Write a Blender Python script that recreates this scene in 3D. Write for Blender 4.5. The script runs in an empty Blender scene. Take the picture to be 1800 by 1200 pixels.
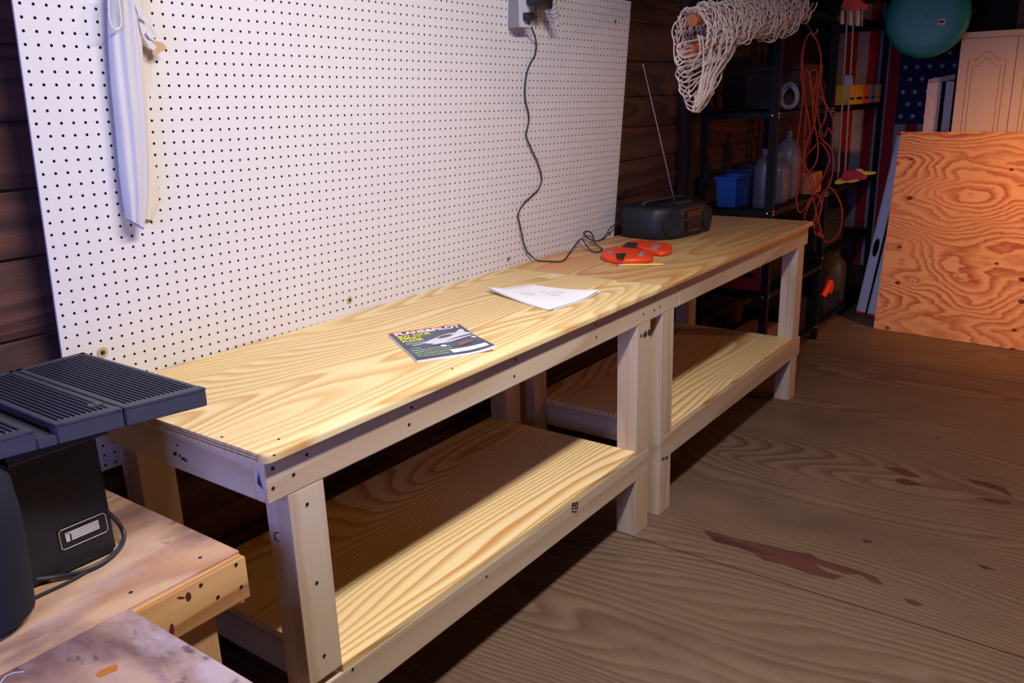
import bpy, bmesh, math, random
from mathutils import Vector, Matrix, Euler, noise
random.seed(7)
S = bpy.context.scene
COL = S.collection

# ------------------------------------------------------------------ camera
CAMR = ((0.589794, -0.806967, -0.030771), (-0.246697, -0.143762, -0.95837), (0.76895, 0.572832, -0.283866))
CC = Vector((-0.840108, -1.806756, 1.486681))
FPX = 1472.076; CX = 900.94; CY = 604.52
cam = bpy.data.cameras.new('camera'); camo = bpy.data.objects.new('camera', cam); COL.objects.link(camo)
r, d, f = [Vector(v) for v in CAMR]
M = Matrix((( r.x, -d.x, -f.x, CC.x), (r.y, -d.y, -f.y, CC.y), (r.z, -d.z, -f.z, CC.z), (0, 0, 0, 1)))
camo.matrix_world = M
cam.sensor_fit = 'HORIZONTAL'; cam.sensor_width = 36; cam.lens = FPX/1800*36
cam.shift_x = -(CX-900)/1800; cam.shift_y = (CY-600)/1800
cam.clip_start = 0.05
S.camera = camo

# ------------------------------------------------------------------ world, lights, exposure
S.view_settings.view_transform = 'Standard'; S.view_settings.look = 'None'
S.view_settings.gamma = 1.0; S.view_settings.use_curve_mapping = False
S.view_settings.exposure = 0.0
w = bpy.data.worlds.new('world'); S.world = w; w.use_nodes = True
w.node_tree.nodes['Background'].inputs[0].default_value = (0.55, 0.62, 1.0, 1)
w.node_tree.nodes['Background'].inputs[1].default_value = 0.02

def area(name, loc, target, sx, sy, power, col):
    l = bpy.data.lights.new(name, 'AREA'); l.shape = 'RECTANGLE'; l.size = sx; l.size_y = sy
    l.energy = power; l.color = col
    o = bpy.data.objects.new(name, l); COL.objects.link(o); o.location = loc
    o.rotation_euler = (Vector(target)-Vector(loc)).to_track_quat('-Z', 'Y').to_euler()
    return o
# ceiling tube lamp in front of the bench, above the frame
area('tube_light', (0.55, -1.36, 2.42), (0.55, -1.0, 0.0), 1.3, 0.14, 61, (1.0, 0.95, 0.945))
# blue daylight from the doorway behind the camera on the left
area('door_daylight', (-2.3, -1.3, 1.35), (0.3, -0.5, 0.8), 0.9, 1.1, 52, (0.26, 0.34, 1.0))
# warm bulb over the far end of the shed
bl = bpy.data.lights.new('bulb_light', 'POINT'); bl.energy = 17; bl.color = (1.0, 0.44, 0.17); bl.shadow_soft_size = 0.05
blo = bpy.data.objects.new('bulb_light', bl); COL.objects.link(blo); blo.location = (3.75, -2.15, 1.35)

# shaded work lamp turned towards the far plywood and cabinet
sl_ = bpy.data.lights.new('work_lamp_light', 'SPOT'); sl_.energy = 125; sl_.color = (1.0, 0.47, 0.19); sl_.spot_size = math.radians(74); sl_.spot_blend = 1.0; sl_.shadow_soft_size = .06
slo = bpy.data.objects.new('work_lamp_light', sl_); COL.objects.link(slo); slo.location = (3.45, -2.35, 1.55)
slo.rotation_euler = (Vector((4.70, -1.45, .72))-Vector(slo.location)).to_track_quat('-Z', 'Y').to_euler()

# ------------------------------------------------------------------ pixel helper (photo frame 1800x1200)
def ray(u, v):
    a = Vector(((u-CX)/FPX, (v-CY)/FPX, 1))
    return r*a.x + d*a.y + f*a.z
def at(u, v, ax, val):
    q = ray(u, v); t = (val-CC[ax])/q[ax]
    return CC + q*t

# ------------------------------------------------------------------ materials
def srgb(c):
    return tuple((x/12.92 if x <= .04045 else ((x+.055)/1.055)**2.4) for x in c)
def rgb(a, b, c): return srgb((a/255, b/255, c/255)) + (1,)
_m = {}
def base(name):
    m = bpy.data.materials.new(name); m.use_nodes = True
    nt = m.node_tree; return m, nt, nt.nodes['Principled BSDF'], nt.nodes, nt.links
def plain(name, col, rough=.5, metal=0, var=.08, bump=0, scale=30, spec=None, trans=0):
    if name in _m: return _m[name]
    m, nt, P, N, L = base(name); _m[name] = m
    tc = N.new('ShaderNodeTexCoord'); nz = N.new('ShaderNodeTexNoise')
    nz.inputs['Scale'].default_value = scale; nz.inputs['Detail'].default_value = 4
    L.new(tc.outputs['Object'], nz.inputs['Vector'])
    mx = N.new('ShaderNodeMix'); mx.data_type = 'RGBA'
    c = Vector(col[:3])
    mx.inputs[6].default_value = tuple(c*(1-var*2))+(1,); mx.inputs[7].default_value = tuple(c*(1+var))+(1,)
    L.new(nz.outputs['Fac'], mx.inputs[0]); L.new(mx.outputs[2], P.inputs['Base Color'])
    P.inputs['Roughness'].default_value = rough; P.inputs['Metallic'].default_value = metal
    if spec is not None: P.inputs['Specular IOR Level'].default_value = spec
    if trans: P.inputs['Transmission Weight'].default_value = trans
    if bump:
        b = N.new('ShaderNodeBump'); b.inputs['Strength'].default_value = bump; b.inputs['Distance'].default_value = .002
        L.new(nz.outputs['Fac'], b.inputs['Height']); L.new(b.outputs['Normal'], P.inputs['Normal'])
    return m

def wood(name, light, dark, axis='x', freq=3.0, rings=14, stretch=.22, width=.5, fine=.35, rough=.55,
         knots=None, dirt=None, seed=0, grad=1.0, mid=None, bump=.15, knot_scale=2.2, soft=.35, wig=.5, wigf=7):
    """rotary cut / sawn timber: contour lines of a stretched noise field, grain along axis"""
    if name in _m: return _m[name]
    m, nt, P, N, L = base(name); _m[name] = m
    tc = N.new('ShaderNodeTexCoord'); oi = N.new('ShaderNodeObjectInfo')
    mp = N.new('ShaderNodeMapping')
    sc = {'x': (stretch, 1, 1), 'y': (1, stretch, 1), 'z': (1, 1, stretch)}[axis]
    mp.inputs['Scale'].default_value = sc; mp.inputs['Location'].default_value = (seed*1.7, seed*.9, seed*.37)
    L.new(tc.outputs['Object'], mp.inputs['Vector'])
    vec = mp.outputs['Vector']
    n1 = N.new('ShaderNodeTexNoise'); n1.inputs['Scale'].default_value = freq; n1.inputs['Detail'].default_value = 1.5
    n1.inputs['Roughness'].default_value = .4
    L.new(vec, n1.inputs['Vector'])
    n2 = N.new('ShaderNodeTexNoise'); n2.inputs['Scale'].default_value = freq*wigf; n2.inputs['Detail'].default_value = 4
    L.new(vec, n2.inputs['Vector'])
    sp = N.new('ShaderNodeSeparateXYZ'); L.new(vec, sp.inputs[0])
    def math_(op, a, b=None, c=None):
        q = N.new('ShaderNodeMath'); q.operation = op
        for i, v in enumerate((a, b, c)):
            if v is None: continue
            if isinstance(v, (int, float)): q.inputs[i].default_value = v
            else: L.new(v, q.inputs[i])
        return q.outputs[0]
    cross = {'x': (1, 2), 'y': (0, 2), 'z': (0, 1)}[axis]
    g = math_('ADD', sp.outputs[cross[0]], math_('MULTIPLY', sp.outputs[cross[1]], .7))
    h = math_('ADD', math_('MULTIPLY', n1.outputs['Fac'], rings), math_('MULTIPLY', g, grad*rings))
    h = math_('ADD', h, math_('MULTIPLY', n2.outputs['Fac'], wig))
    if knots:
        vo = N.new('ShaderNodeTexVoronoi'); vo.feature = 'F1'; vo.inputs['Scale'].default_value = knot_scale
        mk = N.new('ShaderNodeMapping'); mk.inputs['Scale'].default_value = {'x': (.6, 1, 1), 'y': (1, .6, 1), 'z': (1, 1, .6)}[axis]
        mk.inputs['Location'].default_value = (seed*2.3, seed*1.1, seed)
        L.new(tc.outputs['Object'], mk.inputs['Vector']); L.new(mk.outputs['Vector'], vo.inputs['Vector'])
        kd = vo.outputs['Distance']
        # rings swirl round a knot
        kr = math_('MULTIPLY', math_('POWER', 2.718, math_('MULTIPLY', kd, -9)), 3.0)
        h = math_('ADD', h, kr)
    s = math_('FRACT', h)
    ramp = N.new('ShaderNodeValToRGB'); cr = ramp.color_ramp
    cr.elements[0].position = 0; cr.elements[0].color = light
    cr.elements[1].position = 1-width*.25; cr.elements[1].color = dark
    e = cr.elements.new(max(.02, 1-width-soft*.3)); e.color = light if mid is None else mid
    e = cr.elements.new(.995); e.color = light
    n5 = N.new('ShaderNodeTexNoise'); n5.inputs['Scale'].default_value = freq*1.7; n5.inputs['Detail'].default_value = 1.5
    L.new(vec, n5.inputs['Vector'])
    mrc = N.new('ShaderNodeMapRange'); mrc.inputs['From Min'].default_value = .34; mrc.inputs['From Max'].default_value = .62
    mrc.inputs['To Min'].default_value = .45; mrc.inputs['To Max'].default_value = 1.0; L.new(n5.outputs['Fac'], mrc.inputs['Value'])
    L.new(s, ramp.inputs[0])
    mxc = N.new('ShaderNodeMix'); mxc.data_type = 'RGBA'; L.new(mrc.outputs[0], mxc.inputs[0])
    mxc.inputs[6].default_value = tuple(Vector(light[:3])*.72+Vector(dark[:3])*.28)+(1,); L.new(ramp.outputs[0], mxc.inputs[7])
    # fine fibres
    m2 = N.new('ShaderNodeMapping'); fs = {'x': (2, 90, 90), 'y': (90, 2, 90), 'z': (90, 90, 2)}[axis]
    m2.inputs['Scale'].default_value = fs; L.new(tc.outputs['Object'], m2.inputs['Vector'])
    n3 = N.new('ShaderNodeTexNoise'); n3.inputs['Scale'].default_value = 2.2; n3.inputs['Detail'].default_value = 3
    L.new(m2.outputs['Vector'], n3.inputs['Vector'])
    # broad tone
    n4 = N.new('ShaderNodeTexNoise'); n4.inputs['Scale'].default_value = freq*.8; n4.inputs['Detail'].default_value = 2
    L.new(vec, n4.inputs['Vector'])
    tone = math_('ADD', math_('MULTIPLY', math_('SUBTRACT', n3.outputs['Fac'], .5), fine), math_('MULTIPLY', math_('SUBTRACT', n4.outputs['Fac'], .5), .3))
    tone = math_('ADD', tone, 1.0)
    mul = N.new('ShaderNodeMix'); mul.data_type = 'RGBA'; mul.blend_type = 'MULTIPLY'; mul.inputs[0].default_value = 1
    cb = N.new('ShaderNodeCombineXYZ')
    for i in range(3): L.new(tone, cb.inputs[i])
    L.new(mxc.outputs[2], mul.inputs[6]); L.new(cb.outputs[0], mul.inputs[7])
    out = mul.outputs[2]
    if knots:
        kf = N.new('ShaderNodeMapRange'); kf.inputs['From Min'].default_value = .03*knots; kf.inputs['From Max'].default_value = .055*knots
        kf.inputs['To Min'].default_value = 1; kf.inputs['To Max'].default_value = 0
        L.new(kd, kf.inputs['Value'])
        mk2 = N.new('ShaderNodeMix'); mk2.data_type = 'RGBA'; L.new(kf.outputs[0], mk2.inputs[0]); L.new(out, mk2.inputs[6])
        mk2.inputs[7].default_value = tuple(Vector(dark[:3])*.35)+(1,); out = mk2.outputs[2]
    if dirt:
        for col, scl, lo, hi, amt in dirt:
            nd = N.new('ShaderNodeTexNoise'); nd.inputs['Scale'].default_value = scl; nd.inputs['Detail'].default_value = 5
            nd.inputs['Roughness'].default_value = .6
            md = N.new('ShaderNodeMapping'); md.inputs['Scale'].default_value = {'x': (.5, 1, 1), 'y': (1, .5, 1), 'z': (1, 1, .5)}[axis]
            md.inputs['Location'].default_value = (scl, lo*9, hi*7)
            L.new(tc.outputs['Object'], md.inputs['Vector']); L.new(md.outputs['Vector'], nd.inputs['Vector'])
            mr = N.new('ShaderNodeMapRange'); mr.inputs['From Min'].default_value = lo; mr.inputs['From Max'].default_value = hi
            mr.inputs['To Max'].default_value = amt; L.new(nd.outputs['Fac'], mr.inputs['Value'])
            mm = N.new('ShaderNodeMix'); mm.data_type = 'RGBA'; L.new(mr.outputs[0], mm.inputs[0]); L.new(out, mm.inputs[6])
            mm.inputs[7].default_value = col; out = mm.outputs[2]
    L.new(out, P.inputs['Base Color'])
    P.inputs['Roughness'].default_value = rough
    if bump:
        b = N.new('ShaderNodeBump'); b.inputs['Strength'].default_value = bump; b.inputs['Distance'].default_value = .001
        L.new(n3.outputs['Fac'], b.inputs['Height']); L.new(b.outputs['Normal'], P.inputs['Normal'])
    return m

PINE_L = rgb(243, 222, 176); PINE_D = rgb(214, 160, 88)
M_TOP = wood('pine_plywood_top', rgb(233, 210, 156), rgb(200, 150, 82), 'x', freq=2.7, rings=38, stretch=.17, width=.7, fine=.3, rough=.45, seed=1, grad=.55, wig=1.2, wigf=4, knots=None)
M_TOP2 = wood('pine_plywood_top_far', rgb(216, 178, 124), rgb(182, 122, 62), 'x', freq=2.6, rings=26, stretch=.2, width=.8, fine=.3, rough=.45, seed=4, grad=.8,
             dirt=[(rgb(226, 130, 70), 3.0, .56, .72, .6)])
M_SHELF = wood('pine_plywood_shelf', rgb(245, 220, 165), rgb(205, 148, 72), 'x', freq=2.2, rings=44, stretch=.17, width=.5, fine=.2, rough=.5, seed=6, grad=.6)
LUM_L = rgb(212, 190, 162); LUM_D = rgb(190, 160, 128)
M_LUMX = wood('pine_lumber_long', LUM_L, LUM_D, 'x', freq=2.5, rings=9, stretch=.1, width=.5, fine=.18, rough=.6, seed=2, knots=.28, knot_scale=1.5)
M_LUMY = wood('pine_lumber_cross', LUM_L, LUM_D, 'y', freq=2.5, rings=9, stretch=.1, width=.5, fine=.18, rough=.6, seed=3)
M_LUMZ = wood('pine_lumber_upright', LUM_L, LUM_D, 'z', freq=2.5, rings=9, stretch=.1, width=.5, fine=.18, rough=.6, seed=5, knots=.25, knot_scale=1.6)
M_EDGE = plain('plywood_edge_ply', rgb(150, 116, 92), .8)
DIRT = [(rgb(122, 88, 90), 7, .50, .68, .75), (rgb(196, 172, 172), 10, .52, .72, .6), (rgb(156, 96, 66), 5, .55, .72, .6), (rgb(60, 48, 62), 30, .66, .74, .7)]
M_OLD = wood('stained_plywood', rgb(212, 172, 136), rgb(176, 126, 94), 'x', freq=3, rings=7, stretch=.3, width=.7, fine=.3, rough=.6, seed=9, dirt=DIRT)
M_OLD2 = wood('dirty_plywood', rgb(192, 158, 142), rgb(146, 106, 92), 'y', freq=3, rings=5, stretch=.3, width=.8, fine=.3, rough=.65, seed=12,
              dirt=[(rgb(104, 72, 76), 7, .47, .64, .85), (rgb(190, 172, 182), 9, .52, .66, .75), (rgb(104, 88, 126), 16, .56, .68, .7), (rgb(60, 48, 70), 34, .62, .7, .8)])
M_OLDL = wood('aged_pine_apron', rgb(220, 170, 112), rgb(176, 116, 66), 'x', freq=2.5, rings=14, stretch=.1, width=.5, fine=.2, rough=.6, seed=13, knots=.4, knot_scale=3)
M_OLDZ = wood('aged_pine_leg', rgb(206, 160, 108), rgb(170, 116, 70), 'z', freq=2.5, rings=14, stretch=.1, width=.5, fine=.2, rough=.6, seed=14)
M_FLOOR = wood('worn_plywood_floor', rgb(124, 100, 78), rgb(90, 66, 50), 'y', freq=1.9, rings=40, stretch=.2, width=.7, fine=.8, rough=.6, seed=21,
               dirt=[(rgb(86, 64, 55), 2.2, .48, .75, .7), (rgb(134, 112, 92), 3.3, .55, .75, .4)], grad=.8, wig=2.2, wigf=3)
M_SHEET = wood('fir_plywood_sheet', rgb(240, 178, 118), rgb(178, 84, 32), 'y', freq=2.9, rings=24, stretch=.36, width=.7, fine=.25, rough=.6, seed=30, knots=.42, grad=.75,
               knot_scale=2.4, soft=.1, wig=4.0, wigf=3.2)
M_WALL = wood('dark_rough_plank', rgb(98, 58, 46), rgb(54, 31, 27), 'x', freq=4, rings=9, stretch=.12, width=.8, fine=.9, rough=.85, seed=40, bump=.9,
              dirt=[(rgb(34, 22, 20), 2.0, .5, .7, .8), (rgb(120, 92, 80), 4.0, .6, .8, .35)])
M_WALL2 = wood('dark_wall_board', rgb(66, 42, 32), rgb(36, 22, 18), 'z', freq=4, rings=9, stretch=.12, width=.8, fine=.9, rough=.9, seed=41, bump=.9)

M_WHITE = plain('white_hardboard', rgb(221, 216, 217), .45, var=.015, scale=5)
M_SCREW = plain('dark_steel_screw', rgb(60, 58, 66), .4, .8)
M_WASH = plain('tan_washer', rgb(196, 178, 140), .5, .2)
M_CABP = plain('black_rubber_cable', rgb(40, 40, 52), .5)
M_BLACK = plain('black_plastic', rgb(24, 25, 31), .5, var=.1)
M_BLACK2 = plain('black_gloss_plastic', rgb(14, 14, 18), .22)
M_DGREY = plain('charcoal_plastic', rgb(46, 46, 56), .5)
M_SAW = plain('slate_cast_metal', rgb(66, 66, 80), .55, .05, var=.15, scale=60)
M_SAWB = plain('black_cast_housing', rgb(32, 33, 42), .5, .1, var=.2, scale=80, bump=.3)
M_NAVY = plain('navy_cloth_cover', rgb(10, 13, 36), .8, var=.15, scale=40)
M_SILV = plain('silver_metal', rgb(200, 200, 205), .3, .9)
M_ALU = plain('brushed_aluminium', rgb(214, 214, 232), .5, .0, var=.05)
M_STEEL = plain('galvanised_box', rgb(150, 150, 152), .45, .6)
M_CLOTH = plain('white_cotton_cloth', rgb(204, 200, 204), .9, var=.04, scale=12)
M_CREAM = plain('cream_cloth', rgb(216, 207, 198), .9, var=.03, scale=12)
M_TAN = plain('tan_leather', rgb(196, 160, 118), .8)
M_PAPER = plain('white_paper', rgb(240, 238, 242), .7, var=.01)
M_INK = plain('grey_pencil_line', rgb(178, 180, 196), .8)
M_ORANGE = plain('orange_plastic', rgb(238, 72, 22), .45)
M_ORANGEC = plain('orange_rubber_cord', rgb(172, 46, 20), .65)
M_TEAL = plain('teal_plastic', rgb(0, 116, 102), .4, var=.06, scale=3)
M_CAB = plain('cream_painted_cabinet', rgb(204, 176, 150), .5, var=.01)
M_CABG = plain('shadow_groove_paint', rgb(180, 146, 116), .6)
M_ROPE = plain('white_cotton_rope', rgb(206, 184, 174), .9, var=.1, scale=60)
M_BROWN = plain('brown_wood_pole', rgb(158, 84, 44), .6)
M_RED = plain('red_plastic', rgb(196, 24, 30), .4)
M_YEL = plain('yellow_plastic', rgb(240, 196, 40), .45)
M_BLUE = plain('blue_plastic_bin', rgb(14, 66, 156), .5)
M_DBLUE = plain('dark_blue_bin', rgb(18, 24, 62), .5)
M_WPL = plain('white_plastic', rgb(206, 204, 214), .4)
M_GWPL = plain('grey_white_plastic', rgb(150, 150, 168), .5)
M_RACK = plain('black_painted_steel', rgb(14, 17, 24), .6, .0, spec=.2)
M_HAND = plain('pale_wood_handle', rgb(214, 176, 130), .5)
M_CARD = plain('brown_cardboard', rgb(70, 46, 36), .8)
M_DARK = plain('dark_grey_fabric', rgb(22, 21, 25), .9)

# ------------------------------------------------------------------ mesh helpers
class MB:
    def __init__(s): s.v = []; s.f = []; s.mi = []; s.cur = 0
    def add(s, vs, fs):
        o = len(s.v); s.v += [tuple(v) for v in vs]
        for q in fs: s.f.append(tuple(i+o for i in q)); s.mi.append(s.cur)
        return s
    def box(s, x0, x1, y0, y1, z0, z1, mat=None, b=0):
        if b <= 0:
            vs = [(x, y, z) for x in (x0, x1) for y in (y0, y1) for z in (z0, z1)]
            fs = [(0, 1, 3, 2), (4, 6, 7, 5), (0, 4, 5, 1), (2, 3, 7, 6), (0, 2, 6, 4), (1, 5, 7, 3)]
        else:
            bm = bmesh.new()
            bmesh.ops.create_cube(bm, size=1)
            for v in bm.verts:
                v.co = Vector(((x0+x1)/2+v.co.x*(x1-x0), (y0+y1)/2+v.co.y*(y1-y0), (z0+z1)/2+v.co.z*(z1-z0)))
            bmesh.ops.bevel(bm, geom=bm.edges[:], offset=b, segments=2, affect='EDGES', profile=.6)
            bm.verts.index_update(); vs = [v.co.copy() for v in bm.verts]; fs = [[v.index for v in q.verts] for q in bm.faces]; bm.free()
        if mat is not None: vs = [mat @ Vector(v) for v in vs]
        return s.add(vs, fs)
    def tube(s, pts, rad, n=8, cap=True, closed=False):
        pts = [Vector(p) for p in pts]
        m = len(pts); rr = rad if isinstance(rad, (list, tuple)) else [rad]*m
        vs = []; prev = None
        for i, p in enumerate(pts):
            if closed: t = pts[(i+1) % m]-pts[i-1]
            else: t = pts[min(i+1, m-1)]-pts[max(i-1, 0)]
            if t.length < 1e-9: t = Vector((0, 0, 1))
            t.normalize()
            if prev is None:
                a = Vector((0, 0, 1)) if abs(t.z) < .9 else Vector((1, 0, 0))
                u = t.cross(a).normalized()
            else:
                u = prev - t*prev.dot(t)
                u = u.normalized() if u.length > 1e-6 else t.orthogonal().normalized()
            prev = u; w_ = t.cross(u)
            for k in range(n):
                a = 2*math.pi*k/n
                vs.append(p + (u*math.cos(a)+w_*math.sin(a))*rr[i])
        fs = []
        for i in range(m if closed else m-1):
            j = (i+1) % m
            for k in range(n):
                fs.append((i*n+k, i*n+(k+1) % n, j*n+(k+1) % n, j*n+k))
        if cap and not closed:
            fs.append(tuple(range(n))[::-1]); fs.append(tuple((m-1)*n+k for k in range(n)))
        return s.add(vs, fs)
    def lathe(s, prof, mat=None, n=32, cap=True):
        """prof: list of (radius, height) around local z"""
        vs = []; m = len(prof)
        for (rad, h) in prof:
            for k in range(n):
                a = 2*math.pi*k/n; v = Vector((rad*math.cos(a), rad*math.sin(a), h))
                vs.append(mat @ v if mat is not None else v)
        fs = [(i*n+k, i*n+(k+1) % n, (i+1)*n+(k+1) % n, (i+1)*n+k) for i in range(m-1) for k in range(n)]
        if cap: fs.append(tuple(range(n))[::-1]); fs.append(tuple((m-1)*n+k for k in range(n)))
        return s.add(vs, fs)
    def prism(s, poly, off, close=True):
        """poly list of 3d points, off extrusion vector"""
        off = Vector(off); n = len(poly)
        vs = [Vector(p) for p in poly]+[Vector(p)+off for p in poly]
        fs = [tuple(range(n)), tuple(range(2*n-1, n-1, -1))]+[(i, i+n, (i+1) % n+n, (i+1) % n) for i in range(n)]
        return s.add(vs, fs)
    def grid(s, fn, nu, nv):
        vs = [fn(i/nu, j/nv) for i in range(nu+1) for j in range(nv+1)]
        fs = [(i*(nv+1)+j, (i+1)*(nv+1)+j, (i+1)*(nv+1)+j+1, i*(nv+1)+j+1) for i in range(nu) for j in range(nv)]
        return s.add(vs, fs)
    def build(s, name, mat, parent=None, smooth=False, origin=None, fix=True, auto=True):
        me = bpy.data.meshes.new(name)
        o3 = Vector(origin) if origin is not None else Vector((0, 0, 0))
        me.from_pydata([tuple(Vector(v)-o3) for v in s.v], [], s.f)
        if fix:
            bm = bmesh.new(); bm.from_mesh(me); bmesh.ops.recalc_face_normals(bm, faces=bm.faces[:]); bm.to_mesh(me); bm.free()
        mats = mat if isinstance(mat, (list, tuple)) else [mat]
        for q in mats: me.materials.append(q)
        if len(mats) > 1:
            for p, i in zip(me.polygons, s.mi): p.material_index = i
        if smooth:
            me.shade_smooth()
            if auto:
                try: me.set_sharp_from_angle(angle=math.radians(40))
                except Exception: pass
        me.update()
        o = bpy.data.objects.new(name, me); COL.objects.link(o)
        if parent is not None: o.parent = parent; o.location = o3
        else: o.location = o3
        return o

def thing(name, label, cat, loc=(0, 0, 0), rz=0, group=None):
    o = bpy.data.objects.new(name, None); COL.objects.link(o); o.empty_display_size = .05
    o.location = loc; o.rotation_euler = (0, 0, rz)
    o['label'] = label; o['category'] = cat
    if group: o['group'] = group
    return o
def tag(o, label, cat, group=None):
    o['label'] = label; o['category'] = cat
    if group: o['group'] = group
    return o
def struct(o): o['kind'] = 'structure'; return o
def wp(o, parent):
    """parent o (built in world coordinates) below an empty"""
    o.parent = parent; o.matrix_parent_inverse = parent.matrix_basis.inverted(); return o
def catmull(pts, n=8, closed=False):
    pts = [Vector(p) for p in pts]; out = []; m = len(pts)
    rng = range(m if closed else m-1)
    for i in rng:
        if closed: p0, p1, p2, p3 = pts[i-1], pts[i], pts[(i+1) % m], pts[(i+2) % m]
        else: p0, p1, p2, p3 = pts[max(i-1, 0)], pts[i], pts[i+1], pts[min(i+2, m-1)]
        for k in range(n):
            t = k/n
            out.append(.5*((2*p1)+(-p0+p2)*t+(2*p0-5*p1+4*p2-p3)*t*t+(-p0+3*p1-3*p2+p3)*t**3))
    if not closed: out.append(pts[-1])
    return out
def text_mesh(txt, size, bold=0, shear=0, extrude=0.0004, sx=1):
    c = bpy.data.curves.new('t', 'FONT'); c.body = txt; c.size = size; c.extrude = extrude; c.offset = bold; c.shear = shear
    c.resolution_u = 3
    o = bpy.data.objects.new('t', c); COL.objects.link(o)
    dg = bpy.context.evaluated_depsgraph_get(); me = bpy.data.meshes.new_from_object(o.evaluated_get(dg))
    bpy.data.objects.remove(o); bpy.data.curves.remove(c)
    for v in me.vertices: v.co.x *= sx
    return me

# ================================================================== SETTING
mb = MB(); mb.box(-2.6, 5.6, -4.2, .3, -.05, 0); struct(mb.build('floor', M_FLOOR))
# seams of the floor sheets are shallow dark gaps
M_GAP = plain('floor_gap_dark', rgb(34, 24, 20), .9)
def flat_strip(p, q, wd, z, mb):
    p = Vector(p); q = Vector(q); t = (q-p).normalized(); n = Vector((-t.y, t.x, 0))*wd/2
    mb.add([p-n+Vector((0, 0, z)), q-n+Vector((0, 0, z)), q+n+Vector((0, 0, z)), p+n+Vector((0, 0, z))], [(0, 1, 2, 3)])
mb = MB()
flat_strip((1.49, -4.1, 0), (1.49, -.02, 0), .0035, .0008, mb)
flat_strip((3.93, -4.1, 0), (3.93, -.02, 0), .0035, .0008, mb)
flat_strip((.27, -4.1, 0), (.27, -.02, 0), .0035, .0008, mb)
struct(mb.build('trim_1', M_GAP))
# stains: dark worn patches where the face veneer has lifted
M_STAIN = wood('torn_veneer', rgb(92, 50, 38), rgb(60, 32, 26), 'y', freq=5, rings=6, stretch=.1, width=.8, fine=.8, rough=.7, seed=3)
stains = [
    [(1236, 931), (1262, 936), (1300, 947), (1345, 957), (1380, 966), (1425, 974), (1440, 982), (1480, 994), (1508, 1002), (1540, 1014), (1554, 1029),
     (1532, 1022), (1512, 1010), (1485, 1008), (1452, 997), (1430, 990), (1455, 1006), (1482, 1012), (1466, 1019), (1420, 1008), (1378, 992), (1342, 985), (1325, 972), (1290, 960), (1256, 952), (1244, 940)],
    [(1588, 1051), (1606, 1054), (1624, 1063), (1612, 1065), (1596, 1059)],
    [(1548, 819), (1585, 823), (1612, 834), (1620, 840), (1590, 836), (1570, 827)],
    [(1572, 842), (1590, 841), (1612, 848), (1624, 853), (1596, 853), (1578, 849)],
    [(1700, 842), (1735, 847), (1768, 858), (1782, 876), (1762, 866), (1738, 856), (1712, 850)],
    [(1712, 875), (1740, 876), (1772, 880), (1782, 886), (1750, 884)],
    [(1515, 948), (1530, 950), (1534, 954), (1520, 953)], [(1716, 990), (1736, 996), (1750, 1002), (1730, 1000)],
    [(1640, 766), (1654, 768), (1648, 770)]]
mb = MB()
for st in stains:
    P3 = [at(u, v, 2, 0) for u, v in st]
    n = len(P3); mb.add([(p.x, p.y, .0006) for p in P3], [tuple(range(n))])
so = mb.build('floor_stain', M_STAIN)
bm = bmesh.new(); bm.from_mesh(so.data); bmesh.ops.triangulate(bm, faces=bm.faces[:]); bm.to_mesh(so.data); bm.free()
struct(so); so.name = 'trim_2'

# left wall of rough planks (photo: wall behind the pegboard)
WY = .105
mb = MB(); z = -.02; k = 0
seamz = [0, .10, .315, .545, .78, 1.012, 1.185, 1.33, 1.47, 1.625, 1.79, 1.98, 2.2, 2.52]
for k in range(len(seamz)-1):
    z0, z1 = seamz[k], seamz[k+1]-.006
    dy = random.uniform(0, .012)
    def fn(a, b, z0=z0, z1=z1, dy=dy, k=k):
        x = -2.6+a*8.2
        wob = noise.noise(Vector((x*1.3, k*5.1, b)))*.006
        zz = z0+(z1-z0)*b + (noise.noise(Vector((x*.9, k*3.3, 0)))*.005 if 0 < b < 1 else noise.noise(Vector((x*1.7, k+b, 4)))*.004)
        yy = WY+dy+wob+(.012 if b in (0, 1) else 0)
        return (x, yy, zz)
    mb.grid(fn, 90, 6)
mb.box(-2.6, 5.6, WY+.028, WY+.09, 0, 2.52)
struct(mb.build('wall_left', M_WALL, smooth=True))
# post where the planks meet the rear bay
mb = MB(); mb.box(3.19, 3.28, .055, WY-.001, 0, 2.5, b=.003)
mb.box(-.75, -.66, .06, WY-.001, 0, 2.5, b=.003)
struct(mb.build('trim_3', M_WALL2))
mb = MB()
for i in range(22):
    y0 = .1-i*.2; mb.box(5.4+random.uniform(0, .006), 5.45, y0-.196, y0, 0, 2.52)
struct(mb.build('wall_back', M_WALL2))
mb = MB(); mb.box(-2.6, 5.6, -4.25, -4.2, 0, 2.52); struct(mb.build('wall_right', M_WALL2))
mb = MB(); mb.box(-2.65, -2.6, -4.2, .2, 0, 2.52); struct(mb.build('wall_front', M_WALL2))
mb = MB(); mb.box(-2.6, 5.6, -4.2, .2, 2.5, 2.55)
for i in range(14): mb.box(-2.4+i*.6, -2.36+i*.6, -4.2, .1, 2.36, 2.5)
struct(mb.build('ceiling', M_WALL2))

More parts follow.
